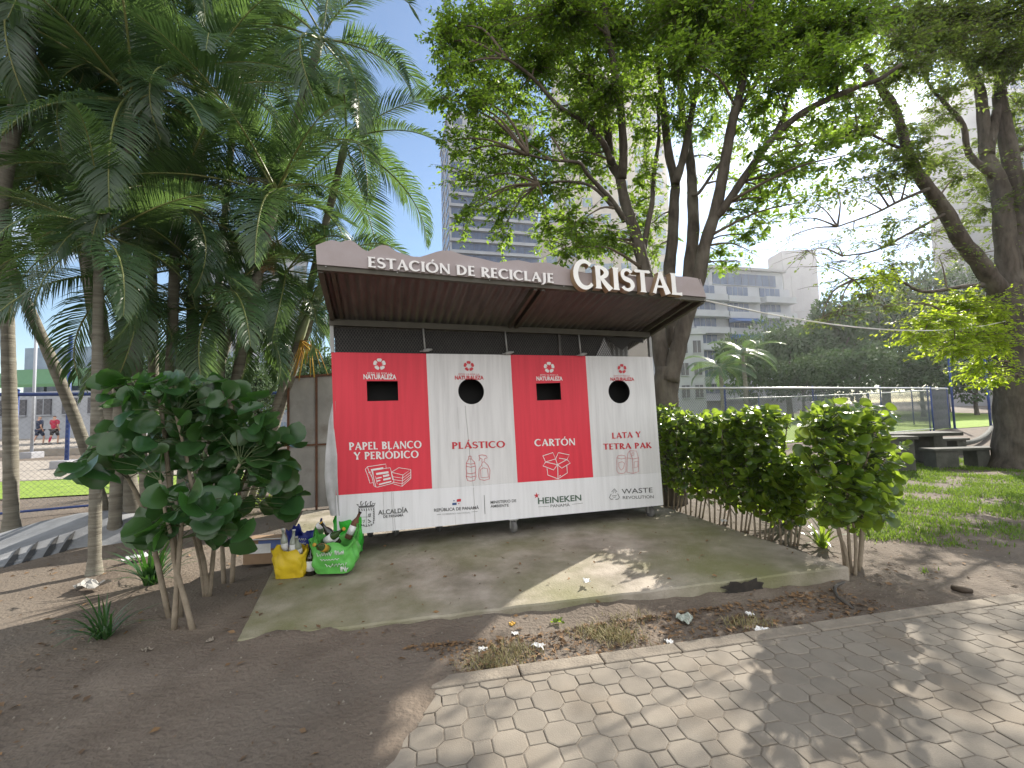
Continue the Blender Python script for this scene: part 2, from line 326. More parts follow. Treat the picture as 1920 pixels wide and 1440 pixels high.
# concrete slab
fl_, fr_ = G(448, 1198, .028), G(1587, 1062, .125); bl_, br_ = G(538, 1012, .13), G(1270, 958, .135)
bl_ = fl_+(bl_-fl_)*1.75; br_ = fr_+(br_-fr_)*1.35; bl_[2] = br_[2] = .135
mb = MB(); nu, nv = 40, 18
def sl_top(u, v):
    p = (fl_*(1-u)+fr_*u)*(1-v) + (bl_*(1-u)+br_*u)*v
    p = p.copy(); e = min(u, v, 1-u)
    p[2] += .004*float(nz(p[0], p[1], 2.0)); 
    if v < .001: p[:2] += np.array([.25, -1])*.02*float(nz(p[0]*3, 1.0, 1.5))*min(1, 6*min(u, 1-u))
    return p
T = [[sl_top(i/nu, j/nv) for i in range(nu+1)] for j in range(nv+1)]
vs = [p for r in T for p in r]
mb.add(vs, [(j*(nu+1)+i, j*(nu+1)+i+1, (j+1)*(nu+1)+i+1, (j+1)*(nu+1)+i) for j in range(nv) for i in range(nu)], 0, True)
rim = [T[0][i] for i in range(nu+1)]+[T[j][nu] for j in range(1, nv+1)]+[T[nv][i] for i in range(nu-1, -1, -1)]+[T[j][0] for j in range(nv-1, 0, -1)]
n = len(rim); ctr = np.mean(rim, 0)
r2 = [np.array([ctr[0]+(p[0]-ctr[0])*1.004, ctr[1]+(p[1]-ctr[1])*1.006, p[2]-.012]) for p in rim]
r3 = [np.array([p[0], p[1], -.1]) for p in r2]
mb.add(rim+r2+r3, [(i, n+i, n+(i+1) % n, (i+1) % n) for i in range(n)]+[(n+i, 2*n+i, 2*n+(i+1) % n, n+(i+1) % n) for i in range(n)], 0, False)
slab = mb.build('concrete_slab', 'concrete', kind='structure')

# kerb and pavers
KD = unit(np.array([3.347, .683])); KN = np.array([-KD[1], KD[0]])
K0 = np.array([.447, 2.69])
kerbL = -.95
mb = MB(); n = 26
for i in range(n):
    a, b = kerbL+i*.5+.004, kerbL+(i+1)*.5-.004
    q = lambda s, t: np.array([*(K0+KD*s+KN*t), -.05])
    mb.prism([q(a, 0), q(b, 0), q(b, .105+.01*random.random()), q(a, .105+.01*random.random())], (0, 0, .083+.004*random.random()))
bevel(mb.build('kerb', 'kerb', kind='structure'), .008, 2)
LB0, LB1 = np.array([-.445, 2.49]), np.array([-.60, 1.9]); LD = unit(LB1-LB0); LN = np.array([-LD[1], LD[0]])
if np.dot(LN, np.array([1, 0])) < 0: LN = -LN
def clip(poly, o, nrm):
    out = []
    for i in range(len(poly)):
        a, b = poly[i], poly[(i+1) % len(poly)]; da, db = np.dot(a-o, nrm), np.dot(b-o, nrm)
        if da >= 0: out.append(a)
        if da*db < 0: out.append(a+(b-a)*(da/(da-db)))
    return out
A_ = math.radians(11.5+45); ax = np.array([math.cos(A_), math.sin(A_)]); ay = np.array([-ax[1], ax[0]])
a = .172; c = .060; gp = .003
def ptop(poly, mb):
    n = len(poly); cc = np.mean(poly, 0); z = .030+random.uniform(-.0025, .0025); tx, ty = random.uniform(-.012, .012), random.uniform(-.012, .012)
    zz = lambda p: z+(p[0]-cc[0])*tx+(p[1]-cc[1])*ty
    inn = [cc+(p-cc)*.93 for p in poly]
    vs = [(p[0], p[1], zz(p)) for p in inn]+[(p[0], p[1], zz(p)-.002) for p in poly]+[(p[0], p[1], 0) for p in poly]
    mb.add(vs, [tuple(range(n))]+[(i, n+i, n+(i+1) % n, (i+1) % n)[::-1] for i in range(n)]+[(n+i, 2*n+i, 2*n+(i+1) % n, n+(i+1) % n)[::-1] for i in range(n)], 0, False)
mb = MB(); h = a/2-gp
for i in range(-50, 60):
    for j in range(-60, 60):
        o = ax*a*i+ay*a*j
        for kind in (0, 1):
            if kind == 0:
                cc = c-gp*.4; loc_ = [(-h, -h+cc), (-h+cc, -h), (h-cc, -h), (h, -h+cc), (h, h-cc), (h-cc, h), (-h+cc, h), (-h, h-cc)]; ce = o
            else:
                cc = c-gp*1.4; loc_ = [(-cc, 0), (0, -cc), (cc, 0), (0, cc)]; ce = o+ax*a/2+ay*a/2
            if not (-1.2 < ce[0] < 7.5 and .3 < ce[1] < 5): continue
            poly = [ce+ax*p[0]+ay*p[1] for p in loc_]
            poly = clip(poly, K0-KN*.006, -KN)
            if len(poly) > 2: poly = clip(poly, LB0+LN*(.02*math.sin(ce[1]*9)), LN)
            if len(poly) < 3: continue
            ar = .5*abs(sum(poly[k][0]*poly[(k+1) % len(poly)][1]-poly[(k+1) % len(poly)][0]*poly[k][1] for k in range(len(poly))))
            if ar > .0012: ptop(poly, mb)
mb.build('paved_path', 'paver', kind='structure')
q0 = K0+KD*(-.9); q1 = K0+KD*7.6
sheet('paving_bed', [(-.62, 1.2), (7.6, 1.2), (q1[0], q1[1]), (q0[0]+.05, q0[1])], .0255, 'grout')

# ================================================================== RECYCLING STATION
k_ = 1.06
SX = np.array([.95841084, .28536037, -.0042556]); SZ = np.array([-.00975327, .04765274, .99881634]); SY = np.array([-.2852254, .95723491, -.0484541])
SO = CP + k_*(np.array([-1.70373921, 4.34718035, .37092268])-CP)
SW, SH, SR = 3.6*k_, 1.7743*k_, .3797*k_
CX = [0, .9128*k_, 1.8205*k_, 2.7158*k_, SW]
st = thing('recycling_station', 'four bay red and white recycling station under a brown canopy on the concrete slab', 'recycling station')
mm = Matrix.Identity(4)
for i, a_ in enumerate((SX, SY, SZ)):
    for j in range(3): mm[j][i] = a_[j]
for j in range(3): mm[j][3] = SO[j]
st.matrix_world = mm
def warp(p): return (p[0]-.07*(1-p[0]/SW)*p[2]/SH, p[1], p[2])
def loc(px, py, yl=0.0):
    d = ray(px, py); Rm = np.stack([SX, SY, SZ]); dl = Rm@d; ol = Rm@(CP-SO); s = (yl-ol[1])/dl[1]; q = ol+s*dl
    x, z = q[0], q[2]
    for _ in range(4): x = q[0]+.07*(1-x/SW)*z/SH
    return np.array([x, z])
def SB(mb, name, m, parent=None, **kw): return mb.build(name, m, parent if parent is not None else st, fn=warp, **kw)

def panel_with_hole(x0, x1, z0, z1, hole, m, label):
    """hole: list of (x,z) CCW"""
    mb = MB(); n = len(hole); c = np.mean(hole, 0); out = []
    for p in hole:
        d = np.asarray(p)-c; ts = []
        if abs(d[0]) > 1e-9: ts.append(((x1 if d[0] > 0 else x0)-c[0])/d[0])
        if abs(d[1]) > 1e-9: ts.append(((z1 if d[1] > 0 else z0)-c[1])/d[1])
        out.append(c+d*min(ts))
    vs = [(p[0], 0, p[1]) for p in hole]+[(p[0], 0, p[1]) for p in out]
    fs = [(i, n+i, n+(i+1) % n, (i+1) % n) for i in range(n)]
    # corners
    cor = [(x0, z0), (x1, z0), (x1, z1), (x0, z1)]
    for (cx, cz) in cor:
        best = None
        for i in range(n):
            p, q = out[i], out[(i+1) % n]
            on = lambda w: (abs(w[0]-cx) < 1e-6, abs(w[1]-cz) < 1e-6)
            a_, b_ = on(p), on(q)
            if (a_[0] and b_[1] and not (a_[1] or b_[0])) or (a_[1] and b_[0] and not (a_[0] or b_[1])): best = i
        if best is not None:
            vs.append((cx, 0, cz)); fs.append((n+best, len(vs)-1, n+(best+1) % n))
    mb.add(vs, fs); mb.add([(p[0], 0, p[1]) for p in hole]+[(p[0], .03, p[1]) for p in hole], [(i, (i+1) % n, n+(i+1) % n, n+i) for i in range(n)], 1)
    return SB(mb, 'front_panel', [m, 'black'], label=label)
def rect_hole(pts):
    P = [loc(*p) for p in pts]; return [P[i]*(1-t/8)+P[(i+1) % 4]*(t/8) for i in range(4) for t in range(8)]
def circ_hole(c, rx, n=40):
    cc = loc(*c); r = abs(loc(c[0]+rx, c[1])[0]-cc[0]); return [cc+r*np.array([math.cos(2*math.pi*i/n), math.sin(2*math.pi*i/n)]) for i in range(n)]
holes = [rect_hole([(688.7, 752.3), (747, 751), (745.8, 714.5), (687.4, 714.5)]), circ_hole((883.5, 733.8), 24),
         rect_hole([(1007, 751), (1052.6, 749.5), (1050.5, 717.5), (1005, 719)]), circ_hole((1161, 734.3), 19.8)]
PM = ['red', 'white', 'red', 'white']
plabel = ['red panel with rectangular slot for white paper', 'pale panel with round hole for plastic', 'red panel with rectangular slot for cardboard', 'pale panel with round hole for cans and cartons']
panels = [panel_with_hole(CX[i], CX[i+1], SR, SH, holes[i], PM[i], plabel[i]) for i in range(4)]
mb = MB(); mb.box((0, -.002, 0), (SW, .03, SR-.001)); band = SB(mb, 'base_band', 'band', label='white lower band with sponsor logos')
# carcass
mb = MB(); mb.box((.002, .031, 0), (.03, .86, SH-.002)); SB(mb, 'side_panel', 'white')
mb = MB(); mb.box((SW-.03, .031, 0), (SW-.002, .86, SH-.002)); SB(mb, 'side_panel', 'white')
mb = MB(); mb.box((.031, .84, 0), (SW-.031, .86, SH-.002)); SB(mb, 'back_panel', 'greymetal')
mb = MB(); mb.box((.031, .031, .02), (SW-.031, .839, .04)); SB(mb, 'floor_plate', 'black')
mb = MB(); mb.box((.031, .031, SH-.03), (SW-.031, .839, SH-.004)); SB(mb, 'top_plate', 'black')
mb = MB(); mb.box((.031, .30, .041), (SW-.031, .31, SH-.031)); SB(mb, 'inner_liner', 'black')
# beam / mesh
bL, bR = loc(625.5, 602), loc(1217, 626); zbl, zbr = bL[1], bR[1]
def zb(x): return zbl+(zbr-zbl)*x/SW
mb = MB(); mb.prism([(-.01, -.03, zb(0)-.05), (SW-.03, -.03, zb(SW)-.05), (SW-.03, -.03, zb(SW)+.015), (-.01, -.03, zb(0)+.015)], (0, .06, 0)); SB(mb, 'front_beam', 'frame')
mb = MB(); sp = .030
x0, x1, z0, z1 = .02, SW-.04, SH, zbl-.05
def wire_grid(mb, x0, x1, z0, z1, sp, r, y, slope=1.0):
    H_ = z1-z0; n = int((x1-x0+H_/slope)/sp)+1
    for sgn in (1, -1):
        for i in range(n):
            b = x0-H_/slope+i*sp
            pa, pb = np.array([b, z0]), np.array([b+H_/slope, z1])
            if pa[0] < x0: t = (x0-pa[0])/(pb[0]-pa[0]); pa = pa+(pb-pa)*t
            if pb[0] > x1: t = (x1-pa[0])/(pb[0]-pa[0]); pb = pa+(pb-pa)*t
            if pb[0]-pa[0] < .004: continue
            if sgn < 0: pa = np.array([x0+x1-pa[0], pa[1]]); pb = np.array([x0+x1-pb[0], pb[1]])
            mb.tube([(pa[0], y+sgn*r*.5, pa[1]), (pb[0], y+sgn*r*.5, pb[1])], r, 3, 0, False, False)
wire_grid(mb, x0, x1, z0, z1, sp, .0032, .02, 1.6); SB(mb, 'ventilation_mesh', 'mesh', label='dark expanded mesh above the panels')
mb = MB(); mb.box((.03, .10, SH), (SW*.83, .11, zbr-.02)); mb.prism([(SW*.83, .10, SH), (SW*.855, .10, SH), (SW*.845, .10, zbr-.03), (SW*.83, .10, zbr-.03)], (0, .01, 0))
mb.prism([(SW*.87, .10, zbr-.03), (SW*.985, .10, zbr-.1), (SW*.985, .10, zbr-.03)], (0, .008, 0)); mb.prism([(SW*.845, .104, zbr-.031), (SW*.905, .104, SH+.10), (SW*.95, .104, zbr-.04)], (0, .008, 0)); SB(mb, 'dark_liner', 'black', label='torn black sheet behind the mesh')
mb = MB(); mb.prism([(SW*.835, .07, zbr-.05), (SW*.862, .07, SH), (SW*.80, .07, SH)], (0, .004, 0)); SB(mb, 'torn_flap', 'cloth', label='pale triangular torn flap behind the mesh')
mb = MB(); xx = np.linspace(SW*.83, SW-.05, 40); mb.add([(x, .5+.012*math.sin(x*90), z) for x in xx for z in (SH, zbr)], [(2*i, 2*i+2, 2*i+3, 2*i+1) for i in range(39)], 0, True); SB(mb, 'rear_sheet', 'greymetal')
for x in (.012, SW-.02):
    mb = MB(); mb.box((x-.018, -.01, SH), (x+.018, .035, zb(x)-.05)); SB(mb, 'post', 'greymetal')
mb = MB(); mb.box((SW*.665, .0, SH), (SW*.665+.03, .03, zb(SW*.66)-.05)); SB(mb, 'post', 'mesh')
for px, py in ((797, 655), (951, 660), (1089, 663)):
    q = loc(px, py, -.02); mb = MB(); mb.tube([(q[0], -.02, q[1]), (q[0]-.012, -.02, zb(q[0])-.04)], .009, 8)
    mb.tube([(q[0]-.02, -.035, q[1]-.02), (q[0]+.03, -.03, q[1]-.01), (q[0]+.075, -.03, q[1])], [.016, .02, .008], 8)
    mb.tube([(q[0]-.06, -.03, q[1]-.025), (q[0], -.03, q[1]-.02)], .005, 6); SB(mb, 'latch', 'greymetal')
# canopy: front corners on plane y=-o
OV = .95*k_
fbl, fbr = loc(594.8, 503.4, -OV), loc(1323, 563, -OV)
def zf(x): return fbl[1]+(fbr[1]-fbl[1])*(x-fbl[0])/(fbr[0]-fbl[0])
XL, XR = fbl[0], fbr[0]
def zroof(x, y):
    t = (y+OV)/OV; return zf(x)+(zb(x)+.015-zf(x))*t
mb = MB(); nx_ = 420; xx = np.linspace(XL+.03, XR-.03, nx_); yy = [-OV+.02, -OV*.5, -.03, .45, .95]
# corrugation
vs = [(x, y, zroof(x, y)+.045+.011*math.sin(x*2*math.pi/.088)) for y in yy for x in xx]
mb.add(vs, [(j*nx_+i, j*nx_+i+1, (j+1)*nx_+i+1, (j+1)*nx_+i) for j in range(len(yy)-1) for i in range(nx_-1)], 0, True)
SB(mb, 'roof_sheet', 'roofing', label='dark brown corrugated canopy roof')
def rafter(xa, w, hgt, y0=-OV+.02, y1=.95, dz=.0, m='frame'):
    mb = MB(); mb.prism([(xa, y0, zroof(xa, y0)+dz), (xa, y1, zroof(xa, y1)+dz), (xa, y1, zroof(xa, y1)+dz+hgt), (xa, y0, zroof(xa, y0)+dz+hgt)], (w, 0, 0)); return SB(mb, 'rafter', m)
rafter(XL, .045, .09, dz=-.025); rafter(XR-.045, .045, .09, dz=-.025); rafter(XL+.10, .03, .05, dz=-.005, y1=0); rafter(XR-.14, .03, .05, dz=-.005, y1=0)
xc = loc(960, 612)[0]; rafter(xc-.06, .035, .06, dz=-.03, y1=-.03); rafter(xc+.02, .035, .06, dz=-.03, y1=-.03)
mb = MB(); mb.prism([(XL, -OV-.005, zf(XL)-.012), (XR, -OV-.005, zf(XR)-.012), (XR, -OV-.005, zf(XR)+.035), (XL, -OV-.005, zf(XL)+.035)], (0, .055, 0)); SB(mb, 'front_edge_beam', 'frame')
prof = [(592,460),(600,457),(609.7,453),(621.5,450),(630,451.5),(639,454),(648,451),(657,450),(665,454),(672,460),(679,466),(685,469.5),(691,470.7),(701,466),(708,462),(716.5,459),(728,461),(736,467),(744,471.7),(758,476.6),(775,481),(788,481.6),(807.6,475.6),(818,472),(829,469.7),(845,469.7),(856,473.5),(867,477.6),(882,481),(896.6,483.5),(915,488),(934,492.4),(945,490.5),(956,488.5),(972,487.7),(984,490),(995.6,492.7),(1012,491.8),(1029,492.7),(1045,497.6),(1071,505.5),(1100,512),(1130,510),(1160,512),(1190,518),(1225,520),(1264.8,517.4),(1290,519),(1309,522)]
top = [loc(x, y, -OV-.02) for x, y in prof]
front = [(p[0], -OV-.02, p[1]) for p in top]; bot = [(p[0]+(XR-XL)*0, -OV-.02, zf(p[0])+.030) for p in top]
bot[0] = (XL, -OV-.02, zf(XL)+.03); bot[-1] = (XR, -OV-.02, zf(XR)+.03)
mb = MB(); n = len(front); dY = .03
vs = front+bot+[(p[0], p[1]+dY-.016, p[2]) for p in front]+[(p[0], p[1]+dY-.016, p[2]) for p in bot]
fs = [(n+i, n+i+1, i+1, i) for i in range(n-1)]+[(2*n+i, 2*n+i+1, 3*n+i+1, 3*n+i) for i in range(n-1)]+[(i, i+1, 2*n+i+1, 2*n+i) for i in range(n-1)]+[(n+i, 3*n+i, 3*n+i+1, n+i+1) for i in range(n-1)]
fs += [(0, 2*n, 3*n, n), (n-1, 2*n-1, 4*n-1, 3*n-1)]
mb.add(vs, fs); fascia = SB(mb, 'fascia', 'fascia', label='wavy topped brown fascia board with the station name')
# return of the fascia on the right
mb = MB(); mb.prism([(XR-.004, -OV-.006, zf(XR)+.036), (XR-.004, -.2, zroof(XR, -.2)+.066), (XR-.004, -.2, zroof(XR, -.2)+.10), (XR-.06, -OV-.006, top[-1][1])], (.012, 0, 0)); SB(mb, 'side_fascia', 'fascia')
for i, px in enumerate((611, 745, 918, 1057, 1142, 1248)):
    q = loc(px, 503.4+(px-594.8)*.0818-3, -OV-.02); mb = MB(); mb.lathe([(.006, 0), (.006, .006), (0, .008)], (q[0], -OV-.021, q[1]+.008), 8, 0, (0, -1, 0)); SB(mb, 'screw', 'greymetal', fascia)
# casters
for i, (px, py, big) in enumerate(((742, 985, 0), (958, 1000, 1), (1228, 966, 1), (690, 1000, 0), (830, 985, 0))):
    q = loc(min(px, 1222), 960, .10); x = q[0]; y = {0: .5, 1: .03, 2: .12, 3: .55, 4: .5}[i]; r = .068
    zbase = -.157
    mb = MB(); mb.box((x-.05, y-.04, -.012), (x+.05, y+.04, 0)); mb.box((x-.034, y-.012, -.105), (x-.028, y+.03, -.012)); mb.box((x+.028, y-.012, -.105), (x+.034, y+.03, -.012)); c_ = SB(mb, 'caster', 'greymetal')
    mb = MB(); mb.lathe([(.01, -.024), (r-.01, -.024), (r, -.015), (r, .015), (r-.01, .024), (.01, .024)], (x, y+.012, zbase+r), 20, 0, (1, .25, 0)); SB(mb, 'wheel', 'rubber', c_)
# torn sheet on the left side
mb = MB(); rows = []
sheetpx = [((624, 755), (630, 752)), ((617, 790), (631, 790)), ((611, 850), (633, 850)), ((609, 890), (634, 890)), ((612, 930), (636, 930)), ((620, 968), (638, 966))]
for (a_, b_) in sheetpx:
    pa, pb = loc(*a_, .03), loc(*b_, .005); rows.append([(pa[0]+(pb[0]-pa[0])*t-.004, .05-.06*t+.02*math.sin(t*9+pa[1]*5), pa[1]+(pb[1]-pa[1])*t) for t in (0, .25, .5, .75, 1)])
vs = [p for r in rows for p in r]; mb.add(vs, [(j*5+i, j*5+i+1, (j+1)*5+i+1, (j+1)*5+i) for j in range(len(rows)-1) for i in range(4)], 0, True); SB(mb, 'wrap_sheet', 'cloth', label='torn white wrapping hanging off the left side')

# ---------------- lettering: flared serif strokes, unit cap height
def arc(cx, cy, rx, ry, a0, a1, n=14): return [(cx+rx*math.cos(math.radians(a0+(a1-a0)*i/n)), cy+ry*math.sin(math.radians(a0+(a1-a0)*i/n))) for i in range(n+1)]
TK, TN = .20, .115
def stem(x, y0=0, y1=1, w=TK): return ([(x, y0), (x, y0+.08), (x, (y0+y1)/2), (x, y1-.08), (x, y1)], [w*1.45, w*1.02, w*.95, w*1.02, w*1.45])
def bar(x0, y0, x1, y1, w=TN, e=1.5): return ([(x0, y0), (x0+(x1-x0)*.6, y0+(y1-y0)*.6), (x1, y1)], [w, w*.95, w*e])
def cwid(n, a=TN, b=TK, ph=0): return [a+(b-a)*math.sin(math.pi*i/(n-1))**1.2 for i in range(n)]
def bowl(cx, cy, rx, ry, a0=90, a1=-90): p = arc(cx, cy, rx, ry, a0, a1); return (p, cwid(len(p)))
_o = arc(.46, .5, .37, .46, 90, 450, 28)
_ow = [TN+(TK-TN)*abs(math.sin(math.radians(90+360*i/28)-math.pi/2))**1.3 for i in range(29)]
_c = arc(.46, .5, .37, .46, 48, 318, 22); _cw = [.17]+[TN+(TK-TN)*max(0, math.sin(math.pi*(i-1)/20))**1.3 for i in range(1, 22)]+[.13]
_s = arc(.30, .735, .20, .215, 30, 270, 12)+arc(.30, .27, .225, .235, 90, -150, 12)[0:]
GL = {
 'A': (.80, [([(.09, 0), (.25, .5), (.41, .98)], [.15, .10, .10]), ([(.39, 1.0), (.54, .5), (.71, 0)], [.17, .19, .26]), bar(.20, .32, .58, .32, .10, 1)]),
 'B': (.62, [stem(.14), bowl(.16, .755, .31, .20), bowl(.16, .27, .36, .23), bar(.12, .955, .2, .955, TN, 1), bar(.12, .51, .22, .51, TN, 1), bar(.12, .045, .2, .045, TN, 1)]),
 'C': (.80, [(_c, _cw)]),
 'D': (.80, [stem(.14), (arc(.22, .5, .46, .45, 90, -90), cwid(15)), bar(.12, .95, .26, .95, TN, 1), bar(.12, .05, .26, .05, TN, 1)]),
 'E': (.56, [stem(.14), bar(.14, .945, .50, .945), bar(.14, .51, .45, .51), bar(.14, .055, .52, .055)]),
 'I': (.28, [stem(.14)]),
 'J': (.40, [([(.24, 1), (.24, .9), (.24, .3), (.22, .02), (.10, -.2), (-.02, -.22)], [.28, .2, .19, .18, .13, .08])]),
 'K': (.70, [stem(.14), bar(.22, .48, .58, .98, .11, 1.6), ([(.28, .58), (.45, .32), (.66, 0)], [.14, .19, .25])]),
 'L': (.54, [stem(.14), bar(.14, .055, .50, .055)]),
 'N': (.82, [stem(.12, w=.12), ([(.11, .98), (.40, .5), (.70, .0)], [.20, .19, .16]), stem(.70, w=.12)]),
 'O': (.92, [(_o, _ow)]),
 'P': (.60, [stem(.14), bowl(.16, .70, .34, .255), bar(.12, .955, .2, .955, TN, 1), bar(.12, .445, .2, .445, TN, 1)]),
 'R': (.68, [stem(.14), bowl(.16, .72, .33, .235), bar(.12, .955, .2, .955, TN, 1), bar(.12, .485, .24, .485, TN, 1), ([(.26, .5), (.42, .25), (.64, -.02)], [.14, .19, .24])]),
 'S': (.58, [(arc(.29, .735, .20, .215, 25, 250, 12)+[(.32, .49)]+arc(.28, .27, .225, .225, 62, -155, 12), [.15]+[.13]*5+[.15]*5+[.19, .21, .21, .20]+[.18]*4+[.15]*4+[.13]*3+[.15])]),
 'T': (.66, [stem(.33), ([(.0, .90), (.03, .945), (.33, .945), (.63, .945), (.66, .90)], [.10, .14, .11, .14, .10])]),
 'Y': (.72, [([(.05, 1), (.22, .72), (.36, .47)], [.25, .19, .17]), ([(.66, 1), (.52, .75), (.38, .47)], [.17, .11, .12]), ([(.36, .5), (.36, .25), (.36, 0)], [.19, .19, .28])]),
 ' ': (.34, [])}
ACC = {'Á': 'A', 'Ó': 'O', 'Í': 'I'}
def stroke_poly(pts, w):
    P = [np.array(p, float) for p in pts]; n = len(P); Lf, Rt = [], []
    for i in range(n):
        t = P[min(i+1, n-1)]-P[max(i-1, 0)]; t /= (np.linalg.norm(t)+1e-12); nn = np.array([-t[1], t[0]]); ww = w[i] if hasattr(w, '__len__') else w
        Lf.append(P[i]+nn*ww/2); Rt.append(P[i]-nn*ww/2)
    return Lf, Rt
class Ink:
    """flat strokes on the plane y=yl (or raised by thick)"""
    def __init__(s, yl, thick=0.0, two=False): s.mb = MB(); s.y = yl; s.k = 0; s.t = thick; s.two = two
    def strip(s, Lf, Rt):
        s.k += 1; y = s.y-(s.k % 9)*.00025; n = len(Lf)
        vs = [(p[0], y, p[1]) for p in Lf]+[(p[0], y, p[1]) for p in Rt]
        s.mb.add(vs, [(n+i, n+i+1, i+1, i) for i in range(n-1)])
        if s.t:
            ring = [(p[0], p[1]) for p in Lf]+[(p[0], p[1]) for p in Rt[::-1]]; m_ = len(ring)
            s.mb.add([(p[0], y, p[1]) for p in ring]+[(p[0], s.y+s.t, p[1]) for p in ring], [(i, (i+1) % m_, m_+(i+1) % m_, m_+i) for i in range(m_)], 1 if s.two else 0)
    def line(s, pts, w): s.strip(*stroke_poly(pts, w))
    def poly(s, pts):
        s.k += 1; y = s.y-(s.k % 9)*.00025; s.mb.add([(p[0], y, p[1]) for p in pts], [tuple(range(len(pts)))])
    def serif(s, text, p0, p1, h, yl=None, caps=1.0, sup=None):
        yl = s.y if yl is None else yl
        a_, b_ = loc(*p0, yl), loc(*p1, yl); hh = loc(p0[0], p0[1]-h, yl)[1]-a_[1]; e = b_-a_; Lt = np.linalg.norm(e); e = e/Lt; upv = np.array([0, 1.0])
        adv = 0
        for ch in text: adv += GL[ACC.get(ch, ch)][0]+.06
        adv -= .06; sx = Lt/adv; x = 0
        for q, ch in enumerate(text):
            g = ACC.get(ch, ch); wd, strokes = GL[g]; big = caps if q == 0 else 1.0
            f = lambda p: a_+e*((x+p[0])*sx)+upv*(p[1]*hh*big+(-.06*hh*(big > 1)))
            strokes = list(strokes)
            if ch in ACC: cxx = {'A': .40, 'O': .44, 'I': .12}[g]; strokes.append(([(cxx, 1.08), (cxx+.14, 1.30)], [.09, .15]))
            for pts, w in strokes:
                Lf, Rt = stroke_poly(pts, w); s.strip([f(p) for p in Lf], [f(p) for p in Rt])
            x += wd+.06
    def build(s, name, m, parent, **kw): return SB(s.mb, name, m, parent, **kw)
def sans(text, p0, p1, h, yl, m, parent, bold=0.0, name='lettering'):
    cu = bpy.data.curves.new('t', 'FONT'); cu.body = text; cu.size = 1.0; cu.offset = bold; cu.resolution_u = 3
    to = bpy.data.objects.new('t', cu); COL.objects.link(to); bpy.context.view_layer.update()
    me = bpy.data.meshes.new_from_object(to); bpy.data.objects.remove(to)
    v = np.empty(len(me.vertices)*3, dtype=np.float32); me.vertices.foreach_get('co', v); v = v.reshape(-1, 3)
    x0_, x1_ = v[:, 0].min(), v[:, 0].max(); caph = .70
    a_, b_ = loc(*p0, yl), loc(*p1, yl); hh = loc(p0[0], p0[1]-h, yl)[1]-a_[1]; e = b_-a_
    u = (v[:, 0]-x0_)/(x1_-x0_)
    px = a_[0]+e[0]*u; pz = a_[1]+e[1]*u+v[:, 1]/caph*hh
    W_ = np.array([warp((x, yl, z)) for x, z in zip(px, pz)]); me.vertices.foreach_set('co', W_.astype(np.float32).ravel())
    me.materials.clear(); me.materials.append(M[m]); me.update()
    return link(name, me, parent)

def flower(ink, c, rpx):
    cc = loc(*c); r = abs(loc(c[0]+rpx, c[1])[0]-cc[0])
    for k in range(5):
        a0 = math.radians(90+72*k); pts = []
        for t, rr in ((-31, .62), (-27, .92), (-14, 1.0), (0, .99), (14, 1.0), (27, .92), (33, .66), (14, .40), (4, .60), (-10, .36)):
            an = a0+math.radians(t); pts.append(cc+r*rr*np.array([math.cos(an), math.sin(an)]))
        ink.poly(pts)
YP = -.004
cols = ['ink_white', 'ink_red', 'ink_white', 'ink_red']
heads = [dict(c=(711.6, 683), r=11.8, s=((689, 701.3), (735, 702), 3.4), n=((681.7, 710.5), (743.2, 711), 8.6)),
         dict(c=(879, 686.5), r=9.8, s=((860, 703), (899, 703.3), 2.9), n=((853, 711.4), (907, 711.4), 7)),
         dict(c=(1029.4, 689), r=10, s=((1013, 704.6), (1046.8, 704.6), 2.9), n=((1006, 713.2), (1055, 713.2), 7.2)),
         dict(c=(1166, 691.5), r=8.2, s=((1151, 706), (1181, 706), 2.5), n=((1144.8, 713.8), (1189.3, 713.8), 6))]
for i, hd in enumerate(heads):
    ik = Ink(YP); flower(ik, hd['c'], hd['r']); ik.build('emblem', cols[i], panels[i])
    sans('ESTO VA POR LA', *hd['s'], YP, cols[i], panels[i], .0)
    sans('NATURALEZA', *hd['n'], YP, cols[i], panels[i], .035)
ik = Ink(YP); ik.serif('PAPEL BLANCO', (654.5, 844), (790.5, 840), 14.2); ik.serif('Y PERIÓDICO', (664, 862), (785, 858.2), 14); ik.build('lettering', 'ink_white', panels[0])
ik = Ink(YP); ik.serif('PLÁSTICO', (847.5, 841.8), (947, 838.8), 12.6); ik.build('lettering', 'ink_red', panels[1])
ik = Ink(YP); ik.serif('CARTÓN', (1002.5, 836.6), (1079, 834.6), 13); ik.build('lettering', 'ink_white', panels[2])
ik = Ink(YP); ik.serif('LATA Y', (1147.7, 822.5), (1201.6, 819.6), 11); ik.serif('TETRA PAK', (1131.5, 843), (1221.4, 840), 11); ik.build('lettering', 'ink_red', panels[3])
# line drawings
def dl(ink, pts, w=.006): ink.line([loc(*p) for p in pts], w)
z3 = lambda x, y: (600+x/3.8917, 640+y/3.8917)
z4 = lambda x, y: (940+x/3.891, 640+y/3.891)
ik = Ink(YP); Z = lambda L_, w=.006: dl(ik, [z3(*p) for p in L_], w)
Z([(330,935),(345,915),(480,895),(483,930)]); Z([(330,935),(345,970),(365,1035),(388,1030)]); Z([(345,915),(362,960),(385,1000)]); Z([(352,958),(385,950),(380,965)]); Z([(372,940),(462,925)], .02)
Z([(385,940),(512,922),(540,1020),(530,1035)]); Z([(385,940),(392,1000),(408,1062),(420,1064),(530,1035)]); Z([(385,940),(378,985),(395,1055),(408,1062)]); Z([(410,968),(500,955)], .022); Z([(412,1000),(450,992)], .012); Z([(415,1020),(440,1014)], .012); Z([(460,985),(505,975)], .02); Z([(462,1010),(515,998)], .02); Z([(430,1045),(520,1022)], .014); Z([(405,985),(418,1042)],.004)
